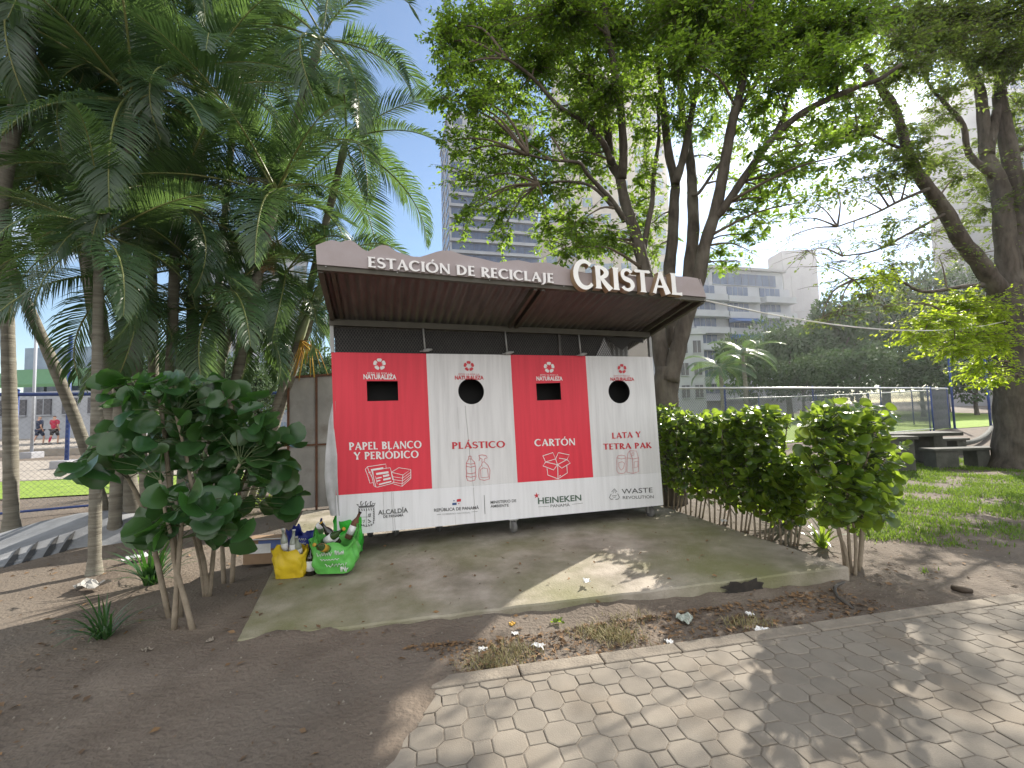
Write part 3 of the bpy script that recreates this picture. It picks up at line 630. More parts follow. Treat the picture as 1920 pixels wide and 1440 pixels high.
Z([(520,955),(575,922),(662,935),(605,975),(520,955)]); Z([(520,955),(530,1010)]); Z([(605,975),(597,1058),(536,1040)]); Z([(662,935),(663,1000),(597,1058)])
for k in range(1, 4): Z([(530,968+k*20),(602,978+k*20),(662,938+k*17)], .005)
ik.build('drawing', 'ink_white', panels[0], label='line drawing of newspapers and stacked paper')
ik = Ink(YP); Z = lambda L_, w=.005: dl(ik, [z3(*p) for p in L_], w)
Z([(1085,838),(1103,838),(1104,858),(1084,858),(1085,838)]); Z([(1084,858),(1068,885),(1066,930),(1070,960),(1066,985),(1076,1015),(1100,1020),(1130,1012),(1138,985),(1134,955),(1136,925),(1126,880),(1104,858)])
for yy_ in (890, 912, 960, 985): Z([(1069,yy_),(1100,yy_+6),(1133,yy_-2)])
Z([(1158,832),(1185,828),(1212,834),(1220,850),(1200,856),(1196,880),(1180,880),(1182,858),(1165,852),(1158,832)]); Z([(1168,850),(1160,872)]); Z([(1184,880),(1178,905),(1160,930),(1158,990),(1165,1008),(1200,1014),(1236,1004),(1240,940),(1225,905),(1200,880)]); Z([(1172,935),(1190,922),(1222,930),(1228,990),(1175,995),(1172,935)])
ik.build('drawing', 'ink_red', panels[1], label='line drawing of a bottle and a spray bottle')
ik = Ink(YP); Z = lambda L_, w=.008: dl(ik, [z4(*p) for p in L_], w)
Z([(302,835),(375,812),(395,858),(322,880),(302,835)]); Z([(395,858),(415,812),(495,828),(478,862),(420,852)]); Z([(322,880),(302,908),(380,938),(408,900)]); Z([(408,900),(440,925),(502,888),(478,862)]); Z([(322,880),(408,900),(478,862)]); Z([(395,858),(408,900)]); Z([(332,925),(338,975),(412,1003),(480,960),(476,905)]); Z([(410,905),(412,1003)]); Z([(420,985),(432,978)])
ik.build('drawing', 'ink_white', panels[2], label='line drawing of an open cardboard box')
ik = Ink(YP); Z = lambda L_, w=.004: dl(ik, [z4(*p) for p in L_], w)
Z([(842,850),(850,835),(875,830),(900,835),(908,850),(908,945),(898,960),(875,964),(852,960),(842,945),(842,850)]); Z([(842,850),(875,858),(908,850)]); Z([(855,885),(880,878),(898,890),(890,925),(872,940),(856,915),(855,885)])
Z([(922,815),(935,798),(985,800),(998,850),(1000,950),(960,963),(915,955),(918,850),(922,815)]); Z([(918,850),(955,858),(998,850)]); Z([(955,858),(960,963)]); Z([(955,858),(940,820),(935,798)]); Z([(950,815),(965,812),(965,830),(950,832),(950,815)]); Z([(968,880),(995,874),(995,915),(968,922),(968,880)])
ik.build('drawing', 'ink_red', panels[3], label='line drawing of a can and a drinks carton')
# base band marks
ik = Ink(-.006); Z = lambda L_, w=.006: dl(ik, [z3(*p) for p in L_], w)
Z([(282,1215),(280,1300),(292,1335),(338,1352),(385,1335),(398,1300),(396,1210),(282,1215)], .004)
for k in range(7): Z([(287+17*k,1222-k),(291+17*k,1238-k)], .008)
for k in range(6): Z([(286,1240+16*k),(292,1252+16*k)], .008); Z([(388,1236+16*k),(394,1248+16*k)], .008)
for k in range(5): Z([(300+18*k,1330+6*math.sin(k*.8)),(306+18*k,1345+6*math.sin(k*.8))], .008)
Z([(338,1215),(338,1340)], .003); Z([(305,1282),(375,1280)], .003)
Z([(285,1207),(395,1200)], .014); Z([(285,1205),(268,1188),(282,1190)], .006); Z([(395,1200),(403,1178),(390,1186)], .006)
for k in range(3): Z([(300+35*k,1198),(296+35*k,1172)], .008); Z([(306+35*k,1198),(318+35*k,1178)], .006); Z([(296+35*k,1172),(306+35*k,1168)], .01)
Z([(310,1310),(328,1300),(318,1325)], .006); Z([(350,1300),(372,1315),(352,1322)], .01); Z([(352,1262),(370,1258),(366,1275),(350,1272)], .01)
ik.build('emblem', 'ink_dark', band, label='dark line crest with crown')
sans('ALCALDÍA', (709, 965.3), (765, 960.5), 8.6, -.006, 'ink_dark', band, .02); sans('DE PANAMÁ', (718.8, 971.3), (756.8, 968), 5, -.006, 'ink_dark', band, .02)
ik = Ink(-.006); ik.poly([loc(*z3(*p)) for p in ((965,1178),(996,1176),(996,1193),(965,1195))]); ik.poly([loc(*z3(*p)) for p in ((975,1157),(982,1160),(979,1168),(972,1165))]); ik.build('emblem', 'ink_blue', band, label='blue quarter of the small flag')
ik = Ink(-.006); ik.poly([loc(*z3(*p)) for p in ((998,1152),(1028,1148),(1028,1168),(998,1171))]); ik.poly([loc(*z3(*p)) for p in ((1008,1180),(1015,1178),(1016,1186),(1009,1188))]); ik.build('emblem', 'ink_red', band, label='red quarter of the small flag')
sans('REPÚBLICA DE PANAMÁ', (814, 959.6), (898, 954.3), 5.8, -.006, 'ink_dark', band, .015); sans('GOBIERNO NACIONAL', (829.5, 966), (882, 962.4), 3.2, -.006, 'ink_grey', band)
ik = Ink(-.006); Z = lambda L_, w=.004: dl(ik, [z3(*p) for p in L_], w)
Z([(852,1264),(885,1261)], .003); Z([(1105,1244),(1150,1240)], .003); Z([(1197,1122),(1203,1258)], .005); ik.build('divider', 'ink_dark', band)
sans('MINISTERIO DE', (920, 944.6), (968, 941.2), 5.4, -.006, 'ink_dark', band, .01); sans('AMBIENTE', (920, 951.8), (954, 949.8), 5.2, -.006, 'ink_dark', band, .01)
sans('HEINEKEN', (1009, 944.8), (1090.3, 938.2), 11.2, -.006, 'ink_green', band, .02); sans('PANAMÁ', (1032.5, 951.6), (1068.5, 949), 5.6, -.006, 'ink_dark', band)
ik = Ink(-.006); Z = lambda L_, w=.004: dl(ik, [z4(*p) for p in L_], w)
Z([(267,1207),(348,1202)], .003); Z([(515,1188),(592,1180)], .003); ik.build('divider', 'ink_dark', band)
ik = Ink(-.006); cc = loc(1005.8, 929); ik.poly([cc+(.036 if k % 2 == 0 else .013)*np.array([math.cos(math.radians(90+36*k)), math.sin(math.radians(90+36*k))]) for k in range(10)]); ik.build('emblem', 'ink_red', band, label='small dark red star')
sans('WASTE', (1166, 926), (1224, 923), 9.4, -.006, 'ink_dark', band); sans('REVOLUTION', (1168, 935.8), (1225.8, 934), 5.8, -.006, 'ink_dark', band)
ik = Ink(-.006); Z = lambda L_, w=.007: dl(ik, [z4(*p) for p in L_], w)
Z([(803,1098),(823,1075),(842,1098)]); Z([(812,1110),(823,1085),(834,1108)], .005); Z([(800,1112),(786,1140),(798,1152),(815,1150)]); Z([(846,1110),(860,1138),(850,1150),(830,1152)]); Z([(805,1128),(840,1122)], .005); Z([(815,1138),(835,1134)], .005); ik.build('emblem', 'ink_dark', band, label='dark triangular recycling mark')
# drips
ik = Ink(-.003); Z = lambda L_, w=.003: dl(ik, [z3(*p) for p in L_], w)
Z([(1060,470),(1066,560),(1078,660),(1090,800),(1108,960),(1118,1060)], .004); Z([(1005,480),(1008,640)], .0025); Z([(1185,900),(1190,1040)], .002); ik.build('drip_stain', 'drip', panels[1])
ik = Ink(-.0075); Z = lambda L_, w=.003: dl(ik, [z3(*p) for p in L_], w)
Z([(1118,1066),(1125,1180),(1130,1320)], .004); Z([(460,1100),(466,1230)], .0025); Z([(520,1095),(535,1390)], .003); Z([(532,1095),(550,1390)], .003); Z([(985,1270),(990,1340)], .002); ik.build('drip_stain', 'drip', band)
# fascia lettering
ik = Ink(-OV-.045, .02); ik.serif('ESTACIÓN DE RECICLAJE', (690, 500.6), (1039, 530.5), 19.5); ik.build('raised_lettering', 'ink_white', fascia)
ik = Ink(-OV-.10, .075, True); ik.serif('CRISTAL', (1077, 537), (1281, 554), 43, caps=1.25); ik.build('channel_lettering', ['letter_face', 'letter_side'], fascia, label='large white channel letters')

# ================================================================== TREES
def path3(pts, Y0, dep=None):
    out = []
    for i, p in enumerate(pts):
        y = Y0+(dep[0]+(dep[1]-dep[0])*i/(len(pts)-1) if dep else 0); out.append(at(p[0], p[1], y))
    return out
def smooth_path(P, n=4):
    P = [np.asarray(p, float) for p in P]; out = []
    for i in range(len(P)-1):
        p0, p1, p2, p3 = P[max(i-1, 0)], P[i], P[i+1], P[min(i+2, len(P)-1)]
        for k in range(n):
            t = k/n; out.append(.5*((2*p1)+(-p0+p2)*t+(2*p0-5*p1+4*p2-p3)*t*t+(-p0+3*p1-3*p2+p3)*t**3))
    out.append(P[-1]); return out
def limb(mb, P, r0, r1, sides=10, n=4, knobs=.06, flare=0):
    Q = smooth_path(P, n); L_ = len(Q)
    R = [(r0+(r1-r0)*(i/(L_-1))**.8)*(1+knobs*math.sin(i*2.1+P[0][0]*7)) for i in range(L_)]
    if flare:
        for i in range(min(6, L_)): R[i] *= 1+flare*(1-i/6)**2
    mb.tube(Q, R, sides); return Q

def spray_clump(c, rx, ry, rz, nlf, ls, wr, acc, tw, flat=.55):
    """leaves on twigs inside an ellipsoid; twigs recorded into tw"""
    nt_ = max(3, int(nlf/16)); u = rng.normal(size=(nt_, 3))*.62; rad = np.ones(nt_)
    E = c+u*rad[:, None]*np.array([rx, ry, rz]); B0 = c+(E-c)*.25+rng.normal(size=(nt_, 3))*.04
    E[:, 2] -= .06*np.abs(rng.normal(size=nt_))
    per = int(math.ceil(nlf/nt_)); t = np.tile(np.linspace(.15, 1.05, per), nt_); ti = np.repeat(np.arange(nt_), per)
    P = B0[ti]+(E-B0)[ti]*t[:, None]; ax_ = unit(E-B0)[ti]
    side = np.where(np.arange(len(ti)) % 2 == 0, 1, -1)[:, None]
    perp = unit(np.cross(ax_, np.array([0, 0, 1.0]))+1e-4)*side
    A_ = unit(perp*.9+ax_*.7+rng.normal(size=ax_.shape)*.35+np.array([0, 0, -.28])); Nn = np.array([0, 0, 1.0])+rng.normal(size=ax_.shape)*flat
    P = P+rng.normal(size=P.shape)*.02
    l_ = ls*(.7+.6*rng.random(len(P))); acc.append((P, A_, Nn, l_, l_*wr*(.8+.4*rng.random(len(P)))))
    for i in range(nt_): tw.append((B0[i], E[i]))
# openings in the crowns: where the sun reaches the ground between the trees
LIT = [([(690, 1460), (735, 1380), (800, 1300), (880, 1285), (1120, 1240), (1415, 1193), (1400, 1245), (1455, 1290), (1430, 1330), (1500, 1350), (1480, 1400), (1545, 1460)], 0, .88),
       ([(1720, 1150), (1930, 1110), (1930, 1230), (1800, 1200)], 0, .9), ([(1600, 1470), (1640, 1420), (1760, 1390), (1930, 1300), (1930, 1470)], 0, .8),
       ([(960, 1150), (1060, 1105), (1160, 1055), (1225, 1040), (1215, 1065), (1290, 1080), (1270, 1105), (1100, 1140)], .12, .97), ([(1240, 1010), (1330, 1000), (1420, 1040), (1380, 1075), (1290, 1060)], .12, .75), ([(1440, 1060), (1560, 1045), (1580, 1062), (1480, 1085)], .12, .5),
       ([(1130, 1170), (1420, 1120), (1420, 1180), (1120, 1230)], 0, .7), ([(1640, 890), (1760, 890), (1800, 950), (1740, 1000), (1680, 1010), (1640, 940)], 0, .5), ([(1780, 980), (1920, 960), (1920, 1060), (1760, 1050)], 0, .45), ([(1620, 1050), (1760, 1060), (1900, 1090), (1880, 1120), (1640, 1110)], 0, .4),
       ([(1240, 760), (1500, 760), (1560, 750), (1690, 760), (1690, 800), (1240, 800)], 1.35, .75), ([(1240, 810), (1690, 810), (1690, 900), (1240, 900)], .9, .3), ([(1690, 600), (1720, 540), (1880, 530), (1885, 720), (1830, 720)], 2.8, .75)]
def to_px(P):
    d = P-CP; f = d@_F; return 960+FPX*(d@_R)/f, 720-FPX*(d@_U)/f
def in_poly(x, y, poly):
    r = np.zeros(len(x), bool); n = len(poly)
    for i in range(n):
        (xa, ya), (xb, yb) = poly[i], poly[(i+1) % n]
        c_ = ((ya > y) != (yb > y)) & (x < (xb-xa)*(y-ya)/(yb-ya+1e-12)+xa); r ^= c_
    return r
def shade_keep(Pw):
    keep = np.ones(len(Pw), bool)
    for poly, z, pr in LIT:
        Q = Pw-sd*((Pw[:, 2:3]-z)/sd[2]); x, y = to_px(Q); ok = ((Q-CP)@_F > .3) & in_poly(x, y, poly); keep &= ~(ok & (rng.random(len(Pw)) < pr))
    return keep
def crown_mesh(acc, kind, m, name='crown', off=None):
    P, A_, Nn, l_, w_ = [np.concatenate([a_[i] for a_ in acc]) for i in range(5)]
    if off is not None: k = shade_keep(P+off); P, A_, Nn, l_, w_ = P[k], A_[k], Nn[k], l_[k], w_[k]
    V, F = leaves(P, A_, Nn, l_, w_, kind); return npmesh(name, V, [F], m, smooth=False)

def big_tree(name, label, limbs, clumps, Y0, base, leafm, ls, wr, dens, lime=()):
    root = thing(name, label, 'tree', base); off = np.array(base, float)
    mb = MB(); nodes = []
    for (pts, r0, r1, dep, fl_) in limbs:
        P = path3(pts, Y0, dep) if not isinstance(pts[0], np.ndarray) else pts
        if fl_: P[0][2] = -.05
        Q = limb(mb, [p-off for p in P], r0, r1, 12 if r0 > .08 else 8, 4, .05, fl_); nodes += [(q+off, r1) for q in Q]
    NP = np.array([q for q, _ in nodes])
    acc, tw, accl, twb = [], [], [], []
    tb = MB()
    for (px, py, rxp, ryp, d, dy) in clumps:
        Yc = Y0+dy+random.uniform(-.5, .5); c = at(px, py, Yc); sc_ = Yc/FPX
        rx, rz = rxp*sc_*1.25, ryp*sc_*1.22; ry = max(.45, (rx+rz)*.5)
        nlf = int(d*dens*rxp*ryp*.04*(.42 if (name == 'shade_tree' and px < 1075 and py > 200) else .62 if (name == 'shade_tree' and px > 1190 and py > 140) else .85))
        tgt = accl if (px, py) in lime else acc
        spray_clump(c-off, rx, ry, rz, max(24, nlf), ls, wr, tgt, tw)
        dd = np.linalg.norm(NP-c, axis=1)+np.maximum(0, NP[:, 2]-c[2])*1.5; j = int(np.argmin(dd)); a_ = NP[j]
        L_ = np.linalg.norm(c-a_); mid = (a_+c)/2+np.array([random.uniform(-.1, .1)*L_, random.uniform(-.1, .1)*L_, .10*L_])
        limb(tb, [a_-off, mid-off, c-off], min(.035, .012+.012*L_), .006, 6, 3, .05)
    for a_, b_ in tw: tb.tube([a_, (a_+b_)/2+np.array([0, 0, .02]), b_], [.006, .004, .002], 3, 0, False)
    mb.build('trunk', 'bark', root); tb.build('branches', 'twig', root)
    link('crown', crown_mesh(acc, 'tri', leafm, 'crown', off), root)
    if accl: link('low_foliage', crown_mesh(accl, 'tri', 'leaf_sunlit', 'low_foliage'), root, label='low foliage coloured bright lime as if sunlit')
    return root

YA = 7.2
baseA = at(1250, 800, YA); baseA[2] = 0
LA = [
 ([(1252, 890), (1249, 800), (1248, 740), (1252, 690)], .195, .20, None, .5),
 ([(1247, 715), (1238, 655), (1232, 610), (1218, 545), (1206, 495), (1195, 451), (1181, 408), (1170, 372), (1161, 330), (1145, 300), (1137, 224), (1119, 180), (1105, 130), (1090, 60), (1080, -40)], .14, .05, (0, .8), 0),
 ([(1255, 715), (1271, 655), (1284, 605), (1300, 555), (1312, 515), (1321, 462), (1343, 390), (1357, 318), (1365, 271), (1376, 217), (1390, 162), (1400, 90), (1410, -30)], .14, .05, (-.1, -.6), 0),
 ([(1166, 335), (1169, 290), (1166, 230), (1160, 180), (1148, 108), (1137, 50), (1130, -40)], .085, .04, (.4, -.4), 0),
 ([(1145, 300), (1127, 262), (1085, 222), (1047, 199), (997, 144), (950, 110)], .06, .02, (.3, -.6), 0),
 ([(1172, 415), (1150, 380), (1127, 354), (1100, 325), (1085, 305), (1033, 300), (990, 290)], .05, .015, (0, -.9), 0),
 ([(1150, 390), (1110, 350), (1060, 340), (1010, 345)], .03, .012, (-.3, -.6), 0),
 ([(1206, 470), (1216, 415), (1223, 380), (1226, 330), (1230, 300), (1236, 250), (1232, 180)], .055, .03, (.3, 1.0), 0),
 ([(1262, 650), (1258, 560), (1255, 505), (1261, 451), (1264, 379), (1266, 340), (1254, 290), (1246, 217), (1238, 144), (1235, 70), (1230, -30)], .125, .05, (.4, 1.0), 0),
 ([(1266, 345), (1281, 296), (1293, 235), (1303, 180), (1314, 119), (1320, 40)], .08, .035, (.6, .2), 0),
 ([(1290, 580), (1293, 505), (1300, 433), (1298, 361), (1296, 318), (1290, 270), (1280, 220), (1275, 160), (1266, 80)], .125, .05, (.2, 1.2), 0),
 ([(1298, 365), (1311, 361), (1336, 325), (1355, 300)], .035, .02, (.4, .2), 0),
 ([(1335, 410), (1354, 394), (1401, 325), (1448, 260), (1502, 213), (1557, 184), (1611, 162), (1650, 148), (1690, 120)], .075, .025, (-.3, -1.2), 0),
 ([(1448, 262), (1470, 215), (1480, 180), (1520, 120), (1540, 60)], .04, .018, (-.6, -.4), 0),
 ([(1376, 220), (1420, 150), (1450, 90), (1480, 20)], .045, .02, (-.4, .4), 0),
 ([(1119, 180), (1060, 110), (1010, 60), (960, 20)], .045, .018, (.8, 1.2), 0),
]
CA = [(950,50,70,45,1.2,.3),(1050,70,70,50,1.3,.5),(1150,50,70,45,1.3,0),(1250,50,70,45,1.3,.4),(1350,60,70,45,1.3,0),(1440,70,60,45,1.2,.2),(1530,60,60,45,1.2,-.3),(1600,40,50,40,1.1,-.5),
 (1000,120,60,40,1.1,-.4),(1090,150,50,40,1,.8),(1060,20,90,30,1.2,-.6),(1300,10,90,30,1.2,-.8),(1190,110,50,40,1,.9),(1200,180,35,50,.8,1.0),
 (850,50,40,35,.9,-.3),(842,128,24,24,.8,-.5),(880,120,40,30,.9,.2),(900,60,50,40,1,.6),(880,175,40,25,.8,-.3),(930,160,50,30,.9,.4),(900,200,30,20,.6,-.6),(960,190,40,25,.7,0),
 (850,262,32,20,.9,-.5),(900,240,38,28,1,-.3),(870,285,30,18,.8,-.8),(950,245,35,28,.9,0),(990,270,35,25,.8,.3),(915,300,40,28,1.1,-.5),(960,310,45,30,1.1,-.2),(905,335,45,22,1,-.6),(960,350,40,25,.9,.2),
 (1025,255,35,28,.9,-.2),(1040,300,35,25,.8,.4),(880,385,32,20,.9,-.5),(870,410,18,12,.8,-.6),(945,395,35,25,.9,-.1),(945,430,22,22,.9,-.3),(985,385,30,20,.7,.2),(1020,345,40,30,1,-.5),(1060,360,40,30,.9,0),(1010,385,35,25,.8,.3),
 (1030,420,35,22,.8,-.4),(1025,455,28,20,.8,0),(1080,420,40,28,.9,-.5),(1100,460,40,18,.9,.3),(1140,440,30,25,.9,-.2),(1165,465,30,20,.8,.6),(1075,465,30,16,.7,-.2),(1100,250,40,35,.9,.8),(1090,300,35,30,.8,.5),(1110,200,40,35,.9,.3),(1130,270,30,40,.8,1.2),
 (1205,250,30,40,.8,1.0),(1205,330,28,40,.9,1.1),(1222,420,22,50,1,1.2),(1228,470,20,25,.9,1.2),(1270,220,40,35,.9,.9),(1330,160,45,35,1,.3),(1320,240,35,35,.9,.8),(1340,300,28,25,.7,.8),(1390,110,45,35,1,-.2),(1405,240,35,28,.8,.2),(1430,190,40,30,.9,-.4),
 (1380,405,28,22,.8,-.1),(1400,440,30,26,.8,.2),(1405,470,28,18,.7,-.2),(1390,490,25,15,.7,.3),(1345,470,22,20,.8,.6),(1350,500,22,12,.8,.9),(1410,340,32,25,.8,-.2),(1450,330,32,22,.8,-.4),(1470,300,35,22,.8,-.6),(1430,370,28,20,.7,.2),(1480,240,40,22,.8,-.2),(1530,220,40,22,.8,-.6),(1510,280,35,20,.8,-.4),(1560,150,45,28,1,-.7),(1500,130,45,30,1,0),(1560,260,35,18,.7,-.8),(1460,385,22,14,.6,-.3),(1540,100,40,30,1,-.9),(1480,340,35,16,.7,-.7),(1420,290,30,20,.7,-.3),(1550,320,32,14,.6,-1),(1500,380,30,14,.6,-.9),(1590,290,32,14,.6,-1.2),(1440,420,28,16,.6,-.2),(1600,200,35,18,.7,-1.2),(1580,120,35,20,.8,-1.1),(1460,150,40,28,.8,-.5),(840,80,35,30,.8,.2),(830,180,22,18,.6,-.4),(1000,215,35,22,.7,.5),(1060,210,35,25,.8,-.5),(1150,160,40,35,.9,-.7),(1280,110,45,35,1,-.9),(1400,60,50,35,1,-.8),(1110,330,30,20,.7,.8),(1190,390,24,24,.7,1.1),(1420,20,60,35,1.2,.5),(1520,10,60,30,1.2,.2)]
for _ in range(9):     # the part of the crown above the picture
    CA.append((random.uniform(900, 1560), random.uniform(-330, -30), 85, 60, .75, random.uniform(-.9, 1.8)))
big_tree('shade_tree', 'tall many trunked shade tree growing behind the right end of the recycling station', LA, CA, YA, baseA, 'leaf', .078, .46, 27)

YB = 9.7
baseB = at(1912, 880, YB); baseB[2] = 0
LB = [
 ([(1922, 900), (1915, 820), (1910, 740), (1906, 660), (1900, 590), (1890, 535)], .46, .36, None, .35),
 ([(1888, 560), (1862, 530), (1835, 490), (1802, 451), (1773, 397), (1741, 354), (1716, 318), (1701, 282), (1687, 231), (1672, 191), (1647, 159), (1620, 120)], .20, .05, (0, -1.0), 0),
 ([(1897, 560), (1893, 520), (1884, 440), (1877, 361), (1862, 320), (1850, 290), (1843, 217), (1835, 162), (1809, 108), (1790, 40)], .25, .06, (.1, .4), 0),
 ([(1915, 600), (1912, 500), (1905, 400), (1896, 307), (1883, 235), (1874, 180), (1880, 144), (1903, 105), (1930, 40)], .24, .07, (.2, .3), 0),
 ([(1852, 290), (1864, 230), (1874, 185), (1868, 130), (1850, 60)], .12, .05, (.2, .3), 0),
 ([(1862, 330), (1817, 289), (1806, 235), (1773, 195), (1744, 162), (1720, 110)], .08, .02, (0, -.7), 0),
 ([(1842, 534), (1800, 538), (1753, 546), (1722, 545), (1690, 528), (1650, 520), (1600, 525)], .05, .012, (-.3, -1.5), 0),
 ([(1741, 354), (1690, 375), (1640, 400), (1570, 425)], .04, .012, (-.6, -1.2), 0),
 ([(1701, 285), (1660, 265), (1620, 245), (1600, 235)], .04, .012, (-.6, -1.4), 0),
 ([(1773, 400), (1700, 440), (1640, 470), (1580, 480)], .035, .012, (-.4, -1.0), 0),
 ([(1687, 235), (1660, 190), (1650, 170), (1680, 130)], .04, .012, (-.6, -1.2), 0),
 ([(1880, 560), (1850, 570), (1820, 580), (1780, 590)], .05, .012, (-.2, -1.2), 0)]
CB = [(1700,30,70,35,1.3,-.6),(1790,30,70,40,1.4,-.3),(1880,30,70,40,1.4,0),(1640,20,45,30,1.1,-.8),(1760,85,70,30,1.3,-.6),(1850,100,60,35,1.3,.2),(1900,110,40,40,1.2,0),(1690,80,45,22,1.1,-.9),(1700,130,60,20,1.2,-.7),(1610,175,40,14,.9,-1.2),(1650,200,30,14,.8,-1),
 (1570,235,35,14,.8,-1.4),(1610,245,45,16,.9,-1.1),(1640,225,35,15,.8,-.9),(1690,245,40,15,.9,-.8),(1720,262,30,16,.8,-.6),(1640,285,40,15,.8,-.9),(1700,300,45,22,1,-.7),(1660,330,45,16,.9,-.8),(1610,335,40,14,.9,-1.1),(1570,355,38,14,.8,-1.3),(1530,382,35,14,.8,-1.4),(1500,410,28,14,.7,-1.5),(1600,370,35,13,.8,-1),(1650,365,35,14,.8,-.8),
 (1490,440,25,14,.7,-1.2),(1520,470,38,14,.8,-1.3),(1560,455,35,13,.8,-1.1),(1600,430,35,12,.7,-1),(1680,415,40,14,.8,-.6),(1725,385,32,18,.8,-.4),(1640,455,40,13,.8,-.9),(1690,460,40,16,.9,-.6),(1740,440,40,18,.9,-.3),(1600,490,40,13,.8,-1),(1550,500,30,12,.7,-1.2),(1660,500,45,14,.9,-.8),
 (1760,300,40,16,.8,-.3),(1800,330,40,16,.8,-.1),(1840,350,40,20,.9,.4),(1890,330,40,20,.9,.5),(1860,390,45,20,.9,.6),(1900,420,40,25,.9,.4),(1790,420,35,16,.8,.3),(1760,480,40,18,.8,-.2),(1820,480,30,18,.8,.6),(1770,215,35,18,.9,-.4),(1780,165,45,20,1,-.5),(1870,250,35,22,.9,.5),(1910,200,35,30,.9,.4),(1905,270,25,25,.8,.3),
 (1620,555,42,16,1,-1.2),(1570,585,38,16,.9,-1.5),(1540,600,28,12,.8,-1.6),(1660,575,30,14,.8,-1.0),(1640,520,45,14,.9,-1.2),(1560,540,30,12,.8,-1.4),(1700,545,30,12,.7,-.9),
 (1800,570,55,22,1.4,-1.0),(1850,590,40,25,1.3,-.7),(1760,600,45,18,1.3,-1.3),(1820,630,50,22,1.4,-.9),(1730,632,32,11,1.1,-1.5),(1790,655,40,14,1.2,-1.1),(1860,650,25,25,1.2,-.6),(1840,690,30,14,1.1,-.9),(1865,715,18,14,1.1,-.8),(1700,620,20,8,.9,-1.6)]
SUNLIT_CLUMPS = {(1800,570),(1850,590),(1760,600),(1820,630),(1730,632),(1790,655),(1860,650),(1840,690),(1865,715),(1700,620),(1640,520)}
for _ in range(8): CB.append((random.uniform(1650, 2350), random.uniform(-330, -20), 85, 55, .8, random.uniform(-1.2, 1.8)))
for _ in range(6): CB.append((random.uniform(1940, 2350), random.uniform(30, 500), 75, 40, .8, random.uniform(-1.2, 1.8)))
big_tree('spreading_tree', 'thick forked tree with feathery tiers of leaves at the right edge beside the tables', LB, CB, YB, baseB, 'leaf_b', .078, .44, 36, SUNLIT_CLUMPS)

# ================================================================== PALMS
def frond_mesh(seed, Lf=2.2, droop=1.2, nl=58, ll=.52, hang=.35, m='frond'):
    r = random.Random(seed); n = 16; pts = [np.zeros(3)]; ang = .0
    for i in range(n):
        t = (i+1)/n; a_ = -droop*t**1.5; pts.append(pts[-1]+np.array([math.cos(a_), .04*math.sin(t*3+seed), math.sin(a_)])*Lf/n)
    P = np.array(pts); mb = MB(); mb.tube(P, [.016*(1-.85*i/n)+.002 for i in range(n+1)], 5)
    V = np.array(mb.v); F4 = np.array([f for f in mb.f if len(f) == 4]); nv0 = len(V); Vl = []; Fl = []; b = nv0
    def rp(t):
        x = min(max(t*n, 0), n-1e-6); i = int(x); return P[i]+(P[i+1]-P[i])*(x-i), unit(P[i+1]-P[i])
    for i in range(nl):
        t = .16+.84*(i+.5)/nl
        for sg in (1, -1):
            p, tg = rp(t+r.uniform(-.004, .004)); up = unit(np.cross(tg, [0, 1, 0])); up = up if up[2] > 0 else -up
            L_ = ll*(math.sin(math.pi*(.16+.80*(t**.85)))**.75)*r.uniform(.88, 1.08)
            d = unit(np.array([0, sg, 0])*(1.0-.35*t)+tg*(.45+.55*t)+up*(.28+r.uniform(-.12, .12)))
            w = .0095*r.uniform(.8, 1.2); bn = unit(tg-d*np.dot(tg, d)); gv = np.array([0, 0, -1])
            q = [p]; dd = d.copy()
            for k in range(3):
                q.append(q[-1]+dd*L_/3); dd = unit(dd+gv*hang*(.5+.5*k)*r.uniform(.7, 1.3))
            ws = [.5, 1.0, .8, 0]
            for k in range(3): Vl += [q[k]+bn*w*ws[k], q[k]-bn*w*ws[k]]
            Vl.append(q[3]); Fl += [[b, b+1, b+3, b+2], [b+2, b+3, b+5, b+4], [b+4, b+5, b+6, b+4]]; b += 7
    F = np.array(Fl); quad = F[np.array([i % 3 != 2 for i in range(len(F))])]; tri = F[2::3][:, :3]
    V = np.concatenate([V, np.array(Vl)])
    return npmesh('frond', V, [F4, quad, tri], ['rachis', m], np.concatenate([np.zeros(len(F4)), np.ones(len(quad)+len(tri))]))
FR = [frond_mesh(1, 2.3, 1.1, 88, .58), frond_mesh(2, 2.1, 1.5, 82, .55, .45), frond_mesh(3, 2.4, .8, 90, .60, .3), frond_mesh(4, 2.0, 1.9, 78, .54, .55), frond_mesh(5, 2.2, 1.3, 84, .60, .7)]
FRD = frond_mesh(6, 1.7, 2.2, 40, .40, 1.2, 'dead')
def place_frond(root, p, az, el, sc_=1.0, me=None, name='frond', tw=None):
    o = link(name, me or random.choice(FR), root); o.location = tuple(map(float, p))
    q = Quaternion((0, 0, 1), az) @ Quaternion((0, 1, 0), -el) @ Quaternion((1, 0, 0), random.uniform(-.35, .35) if tw is None else tw)
    o.rotation_mode = 'QUATERNION'; o.rotation_quaternion = q; o.scale = (sc_,)*3; return o
